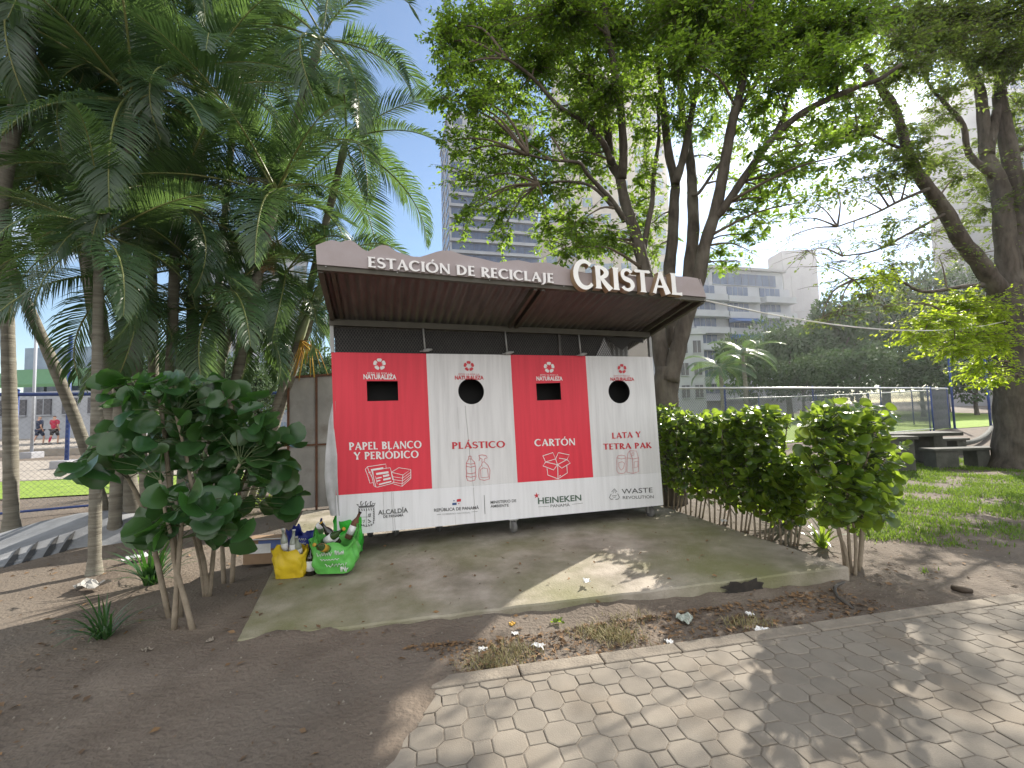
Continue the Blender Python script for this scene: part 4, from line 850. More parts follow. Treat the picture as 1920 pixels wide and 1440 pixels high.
def palm(label, base_px, top_px, Yb, Yt, r0, r1, nfr, sc_=1.0, shaft=.9, bend=0, specs=None, dead=0, az0=None, z0=None, els=(1.15, -.35), stalk=False):
    b = at(base_px[0], base_px[1], Yb); b[2] = -.03; t = at(top_px[0], top_px[1], Yt)
    root = thing('palm_tree', label, 'palm tree', (b[0], b[1], 0), group='palms growing in a clump left of the station'); off = np.array([b[0], b[1], 0.0])
    P = [b, b+(t-b)*.33+np.array([bend, 0, 0]), b+(t-b)*.66+np.array([bend*.8, 0, 0]), t]
    Q = smooth_path([p-off for p in P], 16); n = len(Q)
    R = [r0+(r1-r0)*i/(n-1) for i in range(n)]; R = [r*(1+.035*(i % 3 == 0)) for i, r in enumerate(R)]
    for i in range(4): R[i] *= 1+.45*(1-i/4)
    mb = MB(); mb.tube(Q, R, 12); mb.build('trunk', 'palm_trunk', root)
    d = unit(Q[-1]-Q[-3]); tp = Q[-1]+d*shaft
    mb = MB(); mb.tube([Q[-1]-d*.02, Q[-1]+d*.1, Q[-1]+d*shaft*.6, tp], [r1*1.05, r1*1.3, r1*1.05, r1*.5], 12); mb.build('crown_shaft', 'crownshaft', root)
    a0 = random.uniform(0, 6.28) if az0 is None else az0
    if specs is None:
        specs = []
        for i in range(nfr):
            f = i/(max(1, nfr-1)); specs.append((a0+i*2.4, els[0]+(els[1]-els[0])*f+random.uniform(-.12, .12)))
    for az, el in specs: place_frond(root, tp-d*random.uniform(0, .12), az, el, sc_*random.uniform(.70, .98))
    for i in range(dead): place_frond(root, Q[-1], random.uniform(0, 6.28), -1.1, .6, FRD, 'dead_frond')
    if stalk:
        mb = MB(); s0 = Q[-1]
        for k in range(26):
            e = s0+np.array([random.uniform(-.1, .5), random.uniform(-.3, .1), random.uniform(-.65, -.25)]); mb.tube([s0+np.array([.05, -.05, 0]), (s0+e)/2+np.array([.08, 0, .12]), e], [.008, .006, .004], 4)
        mb.build('flower_stalk', 'orange', root, label='orange brown hanging flower stalk')
    return root
palm('stout pale palm trunk at the left edge beside the low grey mound', (22, 990), (8, 430), 6.4, 6.3, .085, .07, 15, 1.05, bend=.02, els=(1.0, -.7))
palm('ringed grey palm leaning left from the mound towards the left edge', (200, 955), (20, 500), 7.2, 6.0, .085, .06, 11, .95, .6, bend=.1)
palm('slim straight young palm rising in front of the grey mound', (178, 1048), (185, 500), 4.6, 4.6, .055, .042, 12, .72, .4, els=(1.0, -.9))
palm('thickest palm trunk of the clump leaning left behind the large leaved shrub', (262, 985), (150, 330), 6.3, 5.8, .115, .08, 14, 1.05, bend=-.08)
palm('dark palm trunk standing just right of the thickest trunk', (292, 960), (285, 470), 6.6, 6.3, .07, .055, 12, .95)
palm('tallest palm with a smooth pale grey shaft below its crown', (338, 960), (372, 330), 6.5, 5.8, .085, .065, 13, 1.05, 1.15, bend=.03)
palm('palm behind the large leaved shrub leaning right with half bare trunk', (398, 950), (505, 420), 6.5, 6.0, .075, .06, 12, .95, .5, bend=-.05, dead=1)
palm('slender palm leaning far right towards the canopy with orange flower stalk', (445, 930), (560, 640), 7.3, 7.0, .06, .05, 9, .75, .6, stalk=True, els=(1.1, .1))
palm('thin leaning palm closest to the rusty framed panel', (462, 935), (596, 560), 7.5, 7.2, .065, .055, 9, .8, .6, els=(1.1, 0))
palm('tall palm at the back of the clump between the leaning trunks', (372, 945), (440, 200), 7.6, 7.4, .06, .05, 12, 1.1)
palm('near palm whose crown hangs over the top left corner', (-120, 1060), (60, 40), 5.3, 5.0, .09, .07, 16, 1.05, .5, els=(1.0, -.8))
palm('palm with a low crown drooping over the broad leaf shrub', (310, 975), (330, 430), 6.0, 5.5, .07, .055, 14, .95, .4, els=(.9, -.9))
palm('slim palm with its crown just left of the tallest smooth shaft', (215, 985), (245, 240), 5.9, 5.2, .07, .055, 16, 1.05, .4, els=(.9, -.8))
palm('palm at the rear right of the clump with fronds brushing the canopy', (480, 935), (640, 300), 8.0, 7.6, .07, .055, 14, 1.15, .4, els=(.9, -.7))
palm('far left rear palm with a dense dark crown', (232, 960), (130, 300), 7.3, 6.4, .08, .06, 15, 1.1, .4, els=(.9, -.8))
palm('tall palm beyond the tallest one whose fronds reach right over the canopy', (330, 935), (590, 110), 7.9, 7.0, .07, .055, 15, 1.2, .4, els=(.9, -.7))
palm('high palm whose crown fills the top of the clump', (230, 965), (300, -30), 6.9, 6.0, .09, .07, 17, 1.15, .4, els=(.9, -.9))

for k_p, (bp, tp, Yb_, Yt_, lb) in enumerate([((275, 985), (255, 560), 5.9, 5.5, 'short palm with a low crown behind the broad leaf shrub'),
        ((415, 960), (415, 600), 6.4, 6.1, 'short palm whose fronds droop just left of the flower stalk palm'), ((330, 950), (520, 545), 7.2, 6.8, 'slanting palm with fronds drooping in front of the glass building')]):
    palm(lb, bp, tp, Yb_, Yt_, .05, .04, 14, .92, .35, els=(1.0, -1.0))
# ================================================================== SHRUBS
def shrub(name, label, base, stems, clumps, Yc, ls, m, kind, wr=1.0, dens=1.0, group=None, yj=.25, stemr=.018, cat='shrub', up=.7, face=.35):
    """stems: pixel paths; clumps (px,py,rx,ry,n,dy)"""
    base = np.asarray(base, float); root = thing(name, label, cat, base, group=group); mb = MB(); NP = []
    for pts in stems:
        P = [at(p[0], p[1], Yc+(p[2] if len(p) > 2 else 0)) for p in pts]; P[0][2] = min(P[0][2], -.02)
        Q = limb(mb, [p-base for p in P], stemr, stemr*.5, 7, 4, .06); NP += Q
    NP = np.array(NP); C, A_, Nn, Lf = [], [], [], []
    for (px, py, rx, ry, n, dy) in clumps:
        for _ in range(int(n*dens)):
            u = rng.normal(size=2); u = u/np.linalg.norm(u)*rng.random()**.5; yy_ = Yc+dy+rng.uniform(-yj, yj)
            p = at(px+u[0]*rx, py+u[1]*ry, yy_)-base
            j = int(np.argmin(np.linalg.norm(NP-p, axis=1)+np.maximum(0, NP[:, 2]-p[2]))); s_ = NP[j]; out = p-s_; out[2] *= .3
            a_ = unit(out+rng.normal(size=3)*.15)+np.array([0, 0, -.25]); C.append(p); A_.append(a_); l_ = ls*(.45+.8*rng.random()**.7); Lf.append(l_)
            Nn.append(np.array([0, -face, up])+rng.normal(size=3)*.5)
            mb.tube([s_, s_+(p-s_)*.5+np.array([0, 0, .03]), p+unit(a_)*l_*.08], [.005, .0035, .003], 4, 1, False)
    V, F = leaves(C, A_, Nn, Lf, np.array(Lf)*wr, kind)
    mb.build('stems', ['stem', 'petiole'], root); link('foliage', npmesh('foliage', V, [F], m, smooth=True), root); return root

b = G(362, 1172)
shrub('broad_leaf_shrub', 'shrub with big round dark green leaves on bare pale stems left of the bags', b,
  [[(362, 1175), (345, 1120), (328, 1060), (322, 1010), (310, 960), (300, 900)], [(328, 1060), (338, 1010), (345, 960)], [(390, 1112, .6), (383, 1060, .55), (372, 1010, .4), (365, 950, .3), (350, 860, .2), (330, 780, .2)], [(392, 1112, .6), (398, 1060, .6), (404, 1000, .5), (420, 930, .4), (450, 870, .3)], [(385, 1108, .6), (375, 1050, .55), (360, 1000, .5)],
   [(435, 1065, .9), (440, 1000, .9), (445, 940, .8), (470, 860, .7), (490, 780, .6)], [(420, 1070, .9), (415, 1000, .9), (405, 900, .7), (400, 780, .6)], [(320, 1040, .2), (270, 960, .3), (210, 860, .3), (160, 870, .3)], [(345, 800, .2), (300, 750, .3), (260, 740, .3)]],
  [(340, 960, 65, 45, 46, .1), (420, 975, 40, 45, 26, .3), (290, 990, 25, 30, 12, 0), (430, 870, 65, 60, 50, .5), (500, 850, 50, 50, 30, .6), (510, 920, 35, 40, 18, .7), (430, 780, 90, 45, 56, .5), (330, 760, 70, 45, 42, .3), (260, 740, 50, 35, 26, .2), (255, 830, 60, 40, 24, .2), (180, 850, 45, 40, 12, .1), (150, 875, 30, 20, 6, .1), (330, 850, 60, 50, 26, .4), (240, 720, 35, 14, 8, .2), (345, 720, 60, 14, 12, .4)],
  3.35, .168, 'shrub', 'round', 1.05, .95, stemr=.022, yj=.3, up=.5, face=.75)
# right hand single shrub
b = G(1600, 1068)
shrub('round_leaf_shrub', 'round leaved shrub on bundled bare stems at the right front corner of the slab', b,
  [[(1590, 1068), (1585, 1030), (1570, 990), (1560, 900), (1540, 820)], [(1596, 1070, .05), (1592, 1020), (1590, 960), (1590, 860), (1595, 790)], [(1602, 1070), (1605, 1020), (1600, 960), (1620, 880), (1640, 810)], [(1610, 1068, .1), (1615, 1000, .1), (1622, 930, .1), (1660, 860, .1)], [(1585, 1062, .1), (1575, 1000), (1555, 940), (1530, 880)], [(1612, 1060, .2), (1618, 1010, .3), (1616, 960, .3), (1600, 880, .3)]],
  [(1580, 775, 60, 22, 60, .1), (1530, 790, 35, 20, 26, 0), (1640, 785, 40, 24, 36, .1), (1590, 820, 80, 35, 90, .1), (1560, 870, 55, 40, 60, 0), (1630, 870, 50, 45, 60, .1), (1590, 920, 70, 40, 75, 0), (1560, 960, 35, 25, 26, 0), (1640, 950, 30, 30, 26, .1), (1680, 850, 25, 25, 14, .1), (1605, 975, 35, 18, 18, 0), (1660, 905, 25, 30, 18, .2), (1520, 850, 25, 40, 20, .1)],
  4.0, .09, 'hedge', 'round', 1.0, 1.75, stemr=.016, yj=.4)
hedge_labels = ['dense hedge shrub pressed against the right end of the station', 'second hedge shrub from the station with glossy sunlit leaves', 'hedge shrub in the middle of the hedge row', 'hedge shrub with pale sprigs near the slab edge', 'tallest topped hedge shrub beside the lawn gap', 'outermost hedge shrub of the row nearest the separate round leaved shrub']
hx = [(1258, 935, 6.6), (1300, 950, 6.2), (1345, 965, 5.8), (1385, 985, 5.4), (1430, 1000, 5.1), (1478, 1000, 4.9)]
htop = [758, 770, 772, 768, 758, 850]
for i, (px, py, Yh) in enumerate(hx):
    b = at(px, py, Yh); b[2] = 0; gy = 720+0
    gb = 755+1260/Yh
    stems = [[(px+s, gb, 0), (px+s*1.6+4, gb-60, 0), (px+s*2.2, (gb+htop[i])/2, 0), (px+s*2.6+6, htop[i]+30, 0)] for s in (-14, -6, 3, 10, 16)]
    T_ = htop[i]; Hh = gb-30-T_
    shrub('hedge_shrub', hedge_labels[i], b, stems,
      [(px-8, T_+16, 34, 14, 60, 0), (px+14, T_+30, 36, 20, 70, 0), (px, T_+Hh*.35, 44, 32, 120, 0), (px, T_+Hh*.62, 44, 34, 110, 0), (px, T_+Hh*.85, 40, 26, 60, 0)],
      Yh, .088, 'hedge', 'round', .95, 1.5, group='shrubs forming the hedge right of the station', yj=.42, stemr=.012)

# strap leaved plants
def strap_plant(label, px, py, hgt, n, m='shrub', group=None, spread=.9, w=.02, name='strap_leaf_plant'):
    b = G(px, py); root = thing(name, label, 'plant', b, group=group); V, F, k = [], [], 0
    for i in range(n):
        az = random.uniform(0, 6.28); L_ = hgt*random.uniform(.6, 1.25); a0 = random.uniform(.7, 1.45); p = np.array([random.uniform(-.04, .04), random.uniform(-.04, .04), -.01]); d = np.array([math.cos(az)*math.cos(a0), math.sin(az)*math.cos(a0), math.sin(a0)]); sd_ = np.array([-math.sin(az), math.cos(az), 0])
        for j in range(6):
            ww = w*(1-j/5)**.6*(.5 if j == 0 else 1); V += [p+sd_*ww, p-sd_*ww]
            if j < 5: F.append([k+2*j, k+2*j+1, k+2*j+3, k+2*j+2])
            p = p+d*L_/5; d = unit(d+np.array([0, 0, -.28*spread]))
        k += 12
    link('blades', npmesh('blades', V, [F], m, smooth=True), root); return root
strap_plant('strap leaved clump under the hedge beside the slab edge', 1478, 985, .55, 40, 'shrub')
strap_plant('bright green strap leaved tuft just left of the round leaved shrub stems', 1545, 1025, .35, 26, 'hedge')
strap_plant('arching green tuft on bare soil behind the leaning shrub stem', 285, 1095, .5, 60, 'shrub', w=.014)
strap_plant('small grassy tuft on the soil nearest the bottom left', 195, 1195, .33, 45, 'shrub', w=.010)
strap_plant('low strap leaved plant by the foot of the grey panel', 500, 960, .5, 40, 'hedge', w=.016)
strap_plant('low strap leaved plant behind the cardboard box', 440, 955, .55, 40, 'hedge', w=.018)
strap_plant('sunlit yellow green young plant between the palm bases', 225, 930, .9, 26, 'hedge', w=.03)

# grass on the right (countless blades)
def grass(name, n, fpos, h0, m, w=.004):
    P = fpos(n); n = len(P); az = rng.random(n)*6.28; a0 = rng.uniform(.6, 1.5, n); L_ = h0*rng.uniform(.5, 1.4, n)
    d = np.stack([np.cos(az)*np.cos(a0), np.sin(az)*np.cos(a0), np.sin(a0)], 1); s = np.stack([-np.sin(az), np.cos(az), np.zeros(n)], 1)
    V = np.stack([P+s*w, P-s*w, P+d*L_[:, None]*.6+s*w*.7, P+d*L_[:, None]*.6-s*w*.7, P+d*L_[:, None]+np.stack([np.cos(az), np.sin(az), -.6*np.ones(n)], 1)*L_[:, None]*.15], 1).reshape(-1, 3)
    i = np.arange(n)*5; Q = np.stack([i, i+1, i+3, i+2], 1); T = np.stack([i+2, i+3, i+4], 1)
    return link(name, npmesh(name, V, [Q, T], m), kind='stuff')
def gpos(n):
    x = rng.uniform(2.6, 11.5, n*3); y = rng.uniform(4.0, 11.5, n*3)
    d = nz(x*.55, y*.75, 1.9)+.5*nz(x, y, 3.7)+.25*rng.normal(size=n*3); inside = (d > np.where((x > 3) & (y > 5), -.02, .25)) & (x > 2.4+.28*y) & ~((y < 4.6) & (d < .7))
    P = np.stack([x, y, gz(x, y)-.004], 1)[inside][:n]; return P
grass('grass', 70000, gpos, .055, 'grass', .0048)
def gpos2(n):
    y = rng.uniform(8.8, 11.5, n*2); x = rng.uniform(-13, -3.4, n*2); P = np.stack([x, y, np.full(n*2, .02)], 1); return P[(y > fl(x)+.9)][:n]
def spos(n):
    out = []
    for (px, py, r, k) in ((929, 1243, .11, 420), (960, 1222, .10, 260), (1129, 1185, .12, 420), (1160, 1200, .10, 300), (1180, 1160, .1, 160), (1400, 1170, .1, 200), (870, 1260, .08, 120)):
        c_ = G(px, py); out.append(np.stack([c_[0]+rng.normal(size=k)*r, c_[1]+rng.normal(size=k)*r*.5, np.zeros(k)], 1))
    return np.concatenate(out)
grass('dry_grass', 10, spos, .045, 'straw', .0022)
def litter(n):
    x = rng.uniform(-6, 9, n); y = rng.uniform(1.6, 9.5, n); d = nz(x, y, .9)+.6*rng.normal(size=n); k = d > .2
    k &= ~((y < 2.75+.2*x) & (x > -.8)); x, y = x[k], y[k]; n = len(x)
    P = np.stack([x, y, gz(x, y)+.004], 1); az = rng.random(n)*6.28; A_ = np.stack([np.cos(az), np.sin(az), rng.uniform(-.1, .3, n)], 1); Nn = np.array([0, 0, 1.])+rng.normal(size=(n, 3))*.35
    l_ = .012+.05*rng.random(n)**2.2; V, F = leaves(P, A_, Nn, l_, l_*.5, 'tri'); return V, F
V, F = litter(15000); link('leaf_litter', npmesh('leaf_litter', V, [F], 'litter'), kind='stuff')
def strip_litter(n):
    u = rng.random(n); v = rng.random(n)**1.7; A0, A1, B0, B1 = G(760, 1225), G(1570, 1105), G(860, 1275), G(1700, 1150); P = (A0*(1-u[:, None])+A1*u[:, None])*(1-v[:, None])+(B0*(1-u[:, None])+B1*u[:, None])*v[:, None]
    P[:, 2] = gz(P[:, 0], P[:, 1])+.004; m_ = n//6
    u2, v2 = rng.random((m_, 1)), rng.random((m_, 1)); Q = (fl_*(1-u2)+fr_*u2)*(1-v2)+(bl_*(1-u2)+br_*u2)*v2; Q[:, 2] += .007; P = np.concatenate([P, Q]); n = len(P)
    az = rng.random(n)*6.28; A_ = np.stack([np.cos(az), np.sin(az), rng.uniform(-.1, .4, n)], 1); Nn = np.array([0, 0, 1.])+rng.normal(size=(n, 3))*.4; l_ = .01+.045*rng.random(n)**2.5
    return leaves(P, A_, Nn, l_, l_*.5, 'tri')
V, F = strip_litter(2600); link('leaf_litter', npmesh('leaf_litter', V, [F], 'litter'), kind='stuff')
# small stones and crumbs on the dirt
n = 2600; x = rng.uniform(-4, 6, n); y = rng.uniform(1.6, 6.5, n); T_ = np.array([[1,0,0],[-.5,.87,0],[-.5,-.87,0],[0,0,.9]]); sc_ = rng.uniform(.003, .011, n)
V = (np.stack([x, y, gz(x, y)-.005], 1)[:, None]+T_[None]*sc_[:, None, None]*rng.uniform(.6, 1.3, (n, 4, 3))).reshape(-1, 3); i = np.arange(n)*4
link('gravel', npmesh('gravel', V, [np.stack([i, i+1, i+3], 1), np.stack([i+1, i+2, i+3], 1), np.stack([i+2, i, i+3], 1)], 'kerb'), kind='stuff')

# ================================================================== RUBBISH
def bag(name, label, px, py, zb_, w, d, h, m, rz, peaks, seed, lean=0.0, cat='bag', flare=1.15):
    b = G(px, py, zb_); root = thing(name, label, cat, b, rz); r = random.Random(seed); nu, nvv = 56, 18; mb = MB()
    ph = [r.uniform(0, 6.28) for _ in range(8)]
    def pt(u, v, inset=0):
        a_ = 2*math.pi*u; ca, sa = math.cos(a_), math.sin(a_); e = .6
        x = math.copysign(abs(ca)**e, ca)*(w/2-inset); y = math.copysign(abs(sa)**e, sa)*(d/2-inset)
        f = .86+(flare-.86)*v+.05*math.sin(7*a_+ph[0]+5*v)*(.3+v)+.07*math.sin(3*a_+ph[1]-7*v)+.035*math.sin(13*a_+ph[2]+9*v)*(.4+v)+.05*math.sin(5*a_+ph[4]+11*v)*math.sin(6*v+ph[5])+.10*math.sin(math.pi*min(1, v*1.3))
        top = h*(1+sum(k*math.exp(-((u-c+.5) % 1-.5)**2/.006) for c, k in peaks))
        return (x*f, y*f*(1-.12*v)+lean*v*h, v*top-.022*math.sin(9*a_+ph[3])*v-.02*math.sin(4*a_+ph[6])*v+.004)
    for s_, ins in ((0, 0), (1, .006)):
        vs = [pt(i/nu, j/nvv, ins) for j in range(nvv+1) for i in range(nu)]
        mb.add(vs, [((j*nu+i), (j*nu+(i+1) % nu), ((j+1)*nu+(i+1) % nu), ((j+1)*nu+i)) for j in range(nvv) for i in range(nu)], 0, True)
        mb.add([pt(i/nu, 0, ins) for i in range(nu)], [tuple(range(nu))[::-1]], 0)
    mb.build('sack', m, root); return root
def bottle(label, loc_, m, hgt=.26, r=.035, tilt=(0, 0), lab='paper', name='bottle', cap='orange'):
    root = thing(name, label, 'bottle', loc_, group=None); root.rotation_euler = (tilt[0], tilt[1], random.uniform(0, 6))
    mb = MB(); mb.lathe([(r*.9, 0), (r, .006), (r, hgt*.56), (r*.92, hgt*.63), (r*.45, hgt*.76), (r*.38, hgt*.82), (r*.38, hgt*.95), (r*.45, hgt*.955), (r*.45, hgt), (r*.3, hgt)], (0, 0, 0), 18); mb.build('body', m, root)
    mb = MB(); mb.lathe([(r*1.01, hgt*.16), (r*1.012, hgt*.48), (r*1.01, hgt*.48)], (0, 0, 0), 18); mb.build('label', lab, root)
    mb = MB(); mb.lathe([(r*.47, hgt*.965), (r*.47, hgt*1.01), (0, hgt*1.012)], (0, 0, 0), 14); mb.build('cap', cap, root); return root
def print_marks(root, m, w, d, h, rows, seed):
    r = random.Random(seed); mb = MB()
    for (x0_, z0_, x1_, amp) in rows:
        n = 22; pts = []
        for i in range(n): t = i/(n-1); pts.append((x0_+(x1_-x0_)*t, -d*.545-.012, z0_+amp*math.sin(i*1.9+r.random()*2)))
        mb.tube(pts, .0028, 4)
    mb.build('print', m, root)
bg_ = bag('carrier_bag', 'yellow plastic bag of empty bottles in front of the cardboard box', 547, 1080, .06, .27, .19, .23, 'bag_yellow', .15, [(.35, .25), (.75, .12), (.62, .18)], 3, .02)
gg = bag('carrier_bag', 'pale green plastic bag with white print crammed with bottles', 630, 1070, .09, .36, .22, .29, 'bag_green', .12, [(.12, .35), (.42, .30), (.75, -.10)], 5, .02)
print_marks(gg, 'paper', .36, .22, .29, [(-.13, .19, .0, .018), (.02, .20, .10, .022), (-.10, .14, .06, .008), (-.06, .09, .13, .016), (.07, .05, .14, .025)], 2)
bag('carrier_bag', 'bright green plastic bag standing behind the pale green one against the station', 655, 1035, .11, .27, .2, .34, 'bag_lime', -.1, [(.1, .1), (.4, .15)], 8)
bb = bag('carrier_bag', 'dark blue plastic bag slumped behind the yellow one', 572, 1042, .09, .30, .2, .26, 'bag_blue', -.2, [(.08, .40), (.45, .10), (.27, -.15)], 11)
print_marks(bb, 'paper', .30, .2, .26, [(-.05, .2, .1, .012), (-.02, .16, .1, .008), (-.06, .12, .09, .008)], 4)
p = G(583, 1078, .06); bottle('dark brown bottle standing between the yellow and pale green bags', p, 'glass_dark', .28, .046, (0, .0), cap='black')
def inb(px, py, Y): return at(px, py, Y)
bottle('clear bottle with white cap poking out at the left of the yellow bag', inb(536, 1042, 4.22), 'glass_clear', .25, .03, (.05, -.1), cap='paper')
bottle('clear bottle with white cap in the middle of the yellow bag', inb(549, 1046, 4.2), 'glass_clear', .25, .032, (.05, .05), cap='paper')
bottle('clear bottle leaning at the right of the yellow bag', inb(563, 1047, 4.24), 'glass_clear', .22, .03, (.1, .25), cap='greymetal')
bottle('green bottle with white label lying across the top of the pale green bag', inb(606, 1018, 4.2), 'glass_green', .28, .036, (.9, .6))
bottle('dark bottle slanting out of the pale green bag beside the labelled one', inb(635, 1020, 4.22), 'glass_dark', .26, .036, (-.2, -.6))
bottle('green bottle lying low in the mouth of the pale green bag', inb(615, 1030, 4.12), 'glass_green', .24, .034, (.3, 1.1), lab='orange')
bottle('brown bottle neck sticking up out of the bright green bag', inb(652, 1010, 4.32), 'rust', .26, .034, (.1, -.45), cap='black')
# white cup and brown lid in the pile
root = thing('paper_cup', 'white paper cup leaning on the blue bag', 'cup', inb(603, 996, 4.28)); root.rotation_euler = (.7, .2, 0)
mb = MB(); mb.lathe([(.028, 0), (.038, .09), (.041, .092), (.036, .09), (.026, .005)], (0, 0, 0), 18); mb.build('body', 'paper', root)
# cardboard box
pb = G(494, 1058, .03); root = thing('cardboard_box', 'brown cardboard box with a blue and white label beside the yellow bag', 'box', pb, .1)
mb = MB(); mb.box((-.20, 0, 0), (.20, .22, .24)); bevel(mb.build('carton', 'cardboard', root), .006, 2)
mb = MB(); mb.box((-.17, -.003, .11), (.07, -.001, .205)); mb.build('label', 'paper', root)
mb = MB(); mb.box((-.05, -.0025, .155), (.198, -.0008, .238)); mb.build('printed_patch', 'blueprint', root)
mb = MB(); mb.box((-.20, .02, .2405), (.20, .05, .2415)); mb.build('tape', 'paper', root)
mb = MB(); mb.prism([(-.2, -.0, .242), (.2, 0, .242), (.21, -.06, .252), (-.19, -.055, .258)], (0, 0, .004)); mb.build('flap', 'cardboard', root)
# crumpled scraps
def scrap(label, px, py, size, m='paper', z=.02, name='paper_scrap', cat='litter', seed=0, group='scraps of litter on the ground'):
    b = G(px, py, z); r = random.Random(seed+int(px)); n = 7; vs = []; ph = [r.uniform(0, 6) for _ in range(4)]
    for j in range(n):
        for i in range(n):
            u, v = (i/(n-1)-.5), (j/(n-1)-.5); vs.append((u*size*(1+.3*math.sin(5*v+ph[0])), v*size*.75*(1+.3*math.sin(4*u+ph[1])), size*.16*(1+math.sin(11*u+ph[2])*math.cos(9*v+ph[3]))+r.uniform(0, size*.10)))
    mb = MB(); mb.add(vs, [(j*n+i, j*n+i+1, (j+1)*n+i+1, (j+1)*n+i) for j in range(n-1) for i in range(n-1)]); o = mb.build(name, m, label=label, cat=cat, group=group, loc=tuple(b)); o.rotation_euler = (0, 0, r.uniform(0, 6)); return o
scrap('crumpled white paper by the left end of the kerb in front of the slab', 806, 1281, .095, z=.0)
scrap('white scrap on the soil under the middle of the slab front', 1010, 1214, .075, z=.0)
scrap('small white scrap left of the middle of the soil strip', 905, 1221, .06, z=.0)
scrap('tiny white scrap close to the slab edge among the leaves', 967, 1190, .045, z=.0)
scrap('flat white wrapper at the kerb where the tree shadow begins', 1428, 1186, .09, z=.0)
scrap('white wrapper lying on the sunlit concrete slab', 1100, 1092, .075, z=.11)
scrap('white bit on the soil below the dark stain of the slab', 1405, 1153, .05, z=.0)
scrap('clear crushed plastic on the soil strip below the slab', 1285, 1166, .12, 'glass_clear', .0)
scrap('white crumb beside the kerb near the dry grass', 1255, 1205, .05, z=.0)
scrap('pale stone coloured crumb on the soil between the shrub stems and the slab', 395, 1202, .05, 'kerb', .0)
scrap('pale crumb on the dirt below the leaning stem', 275, 1220, .06, 'kerb', .0)
scrap('pale crumpled leaf at the left slab edge', 468, 1115, .09, 'litter', .0)
scrap('white scrap among the hedge stems', 1357, 978, .08, z=.12)
scrap('light bit of paper in front of the green bag', 655, 1068, .045, 'cardboard', .1)
scrap('orange fallen leaf on the soil strip', 754, 1230, .05, 'orange', .0, 'fallen_leaf', 'leaf')
scrap('orange leaf lying against the slab front', 960, 1172, .05, 'orange', .0, 'fallen_leaf', 'leaf')
scrap('green fallen leaf against the slab front', 1045, 1168, .08, 'hedge', .0, 'fallen_leaf', 'leaf')
scrap('pale wrapper stuck among the leaves of the broad leaf shrub', 292, 972, .07, 'paper', .55, 'paper_scrap', 'litter')
scrap('grey white flattened wrapper on the soil behind the grassy tufts', 255, 1052, .22, 'cloth', .0)
scrap('grey sheet scrap half buried left of the grassy tufts', 165, 1105, .24, 'greypanel', .0)
# hose and stick
P = smooth_path([G(1583, 1092, .02), G(1566, 1100, .025), G(1570, 1118, .02), G(1588, 1132, .012), G(1600, 1142, -.01)], 6)
mb = MB(); mb.tube(P, .012, 8); o = mb.build('hose', 'hose', label='short black hose end curling out of the soil by the slab corner', cat='hose')
mb = MB(); mb.tube([G(1786, 1101, .02), G(1805, 1106, .025), G(1822, 1108, .02)], [.022, .024, .018], 7); mb.build('stick', 'stick', label='short dark stick on the bare soil near the kerb', cat='stick')
# soot patch on the front of the slab
sp_ = G(1345, 1112, .06); e_ = unit(fr_-fl_); mb = MB(); nn = np.array([e_[1], -e_[0], 0]); f0 = fl_+(fr_-fl_)*.79
pts = []
for k in range(22):
    a_ = 2*math.pi*k/22; rr = (.15*abs(math.cos(a_))+.06*abs(math.sin(a_)))*(1+.2*math.sin(k*2.7)); pts.append(f0+e_*rr*1.1*math.cos(a_)+np.array([0, 0, -.06])+np.array([0, 0, 1])*rr*.55*math.sin(a_)+nn*.034)
mb.prism(pts, tuple(nn*.004)); mb.build('soot_stain', 'soot', label='black burnt patch on the front face of the slab', cat='stain')
# low grey mound on the left
mb = MB(); rows = []
topE = [at(x_, y_, 6.2) for x_, y_ in ((-60, 1010), (0, 1000), (75, 978), (150, 962), (205, 957), (255, 962), (290, 985))]
lowE = [G(x_, y_) for x_, y_ in ((-70, 1085), (0, 1066), (75, 1046), (140, 1030), (205, 1022), (265, 1013), (310, 1010))]
n = len(topE); nn_ = 9
def md(i, t):
    p = lowE[i]*(1-t)+topE[i]*t; zt = max(topE[i][2], .05); p = p.copy(); p[2] = -.03+(zt+.03)*math.sin(t*math.pi/2)**.8; return p
for j in range(nn_+1): rows += [md(i, j/nn_) for i in range(n)]
back = [np.array([p[0], p[1]+.35, -.03]) for p in topE]; rows += back
mb.add(rows, [(j*n+i, j*n+i+1, (j+1)*n+i+1, (j+1)*n+i) for j in range(nn_+1) for i in range(n-1)], 0, True)
for i in range(1, 4):   # black slanted marks low on the front
    for q in range(2):
        s0 = i-1+.45*q+.1; f = lambda s_, t_: (lambda i0, fr: (md(i0, t_)*(1-fr)+md(min(i0+1, n-1), t_)*fr)+np.array([0, -.012, .012]))(int(s_), s_-int(s_))
        mb.add([f(s0, .02), f(s0+.2, .02), f(s0+.34, .12), f(s0+.44, .34), f(s0+.3, .28), f(s0+.12, .12)], [(0, 1, 2, 3, 4, 5)], 1)
mb.build('low_mound', ['tarp', 'tarp_dark'], label='low smooth grey mound with black streaks along its lower edge behind the palms', cat='mound')

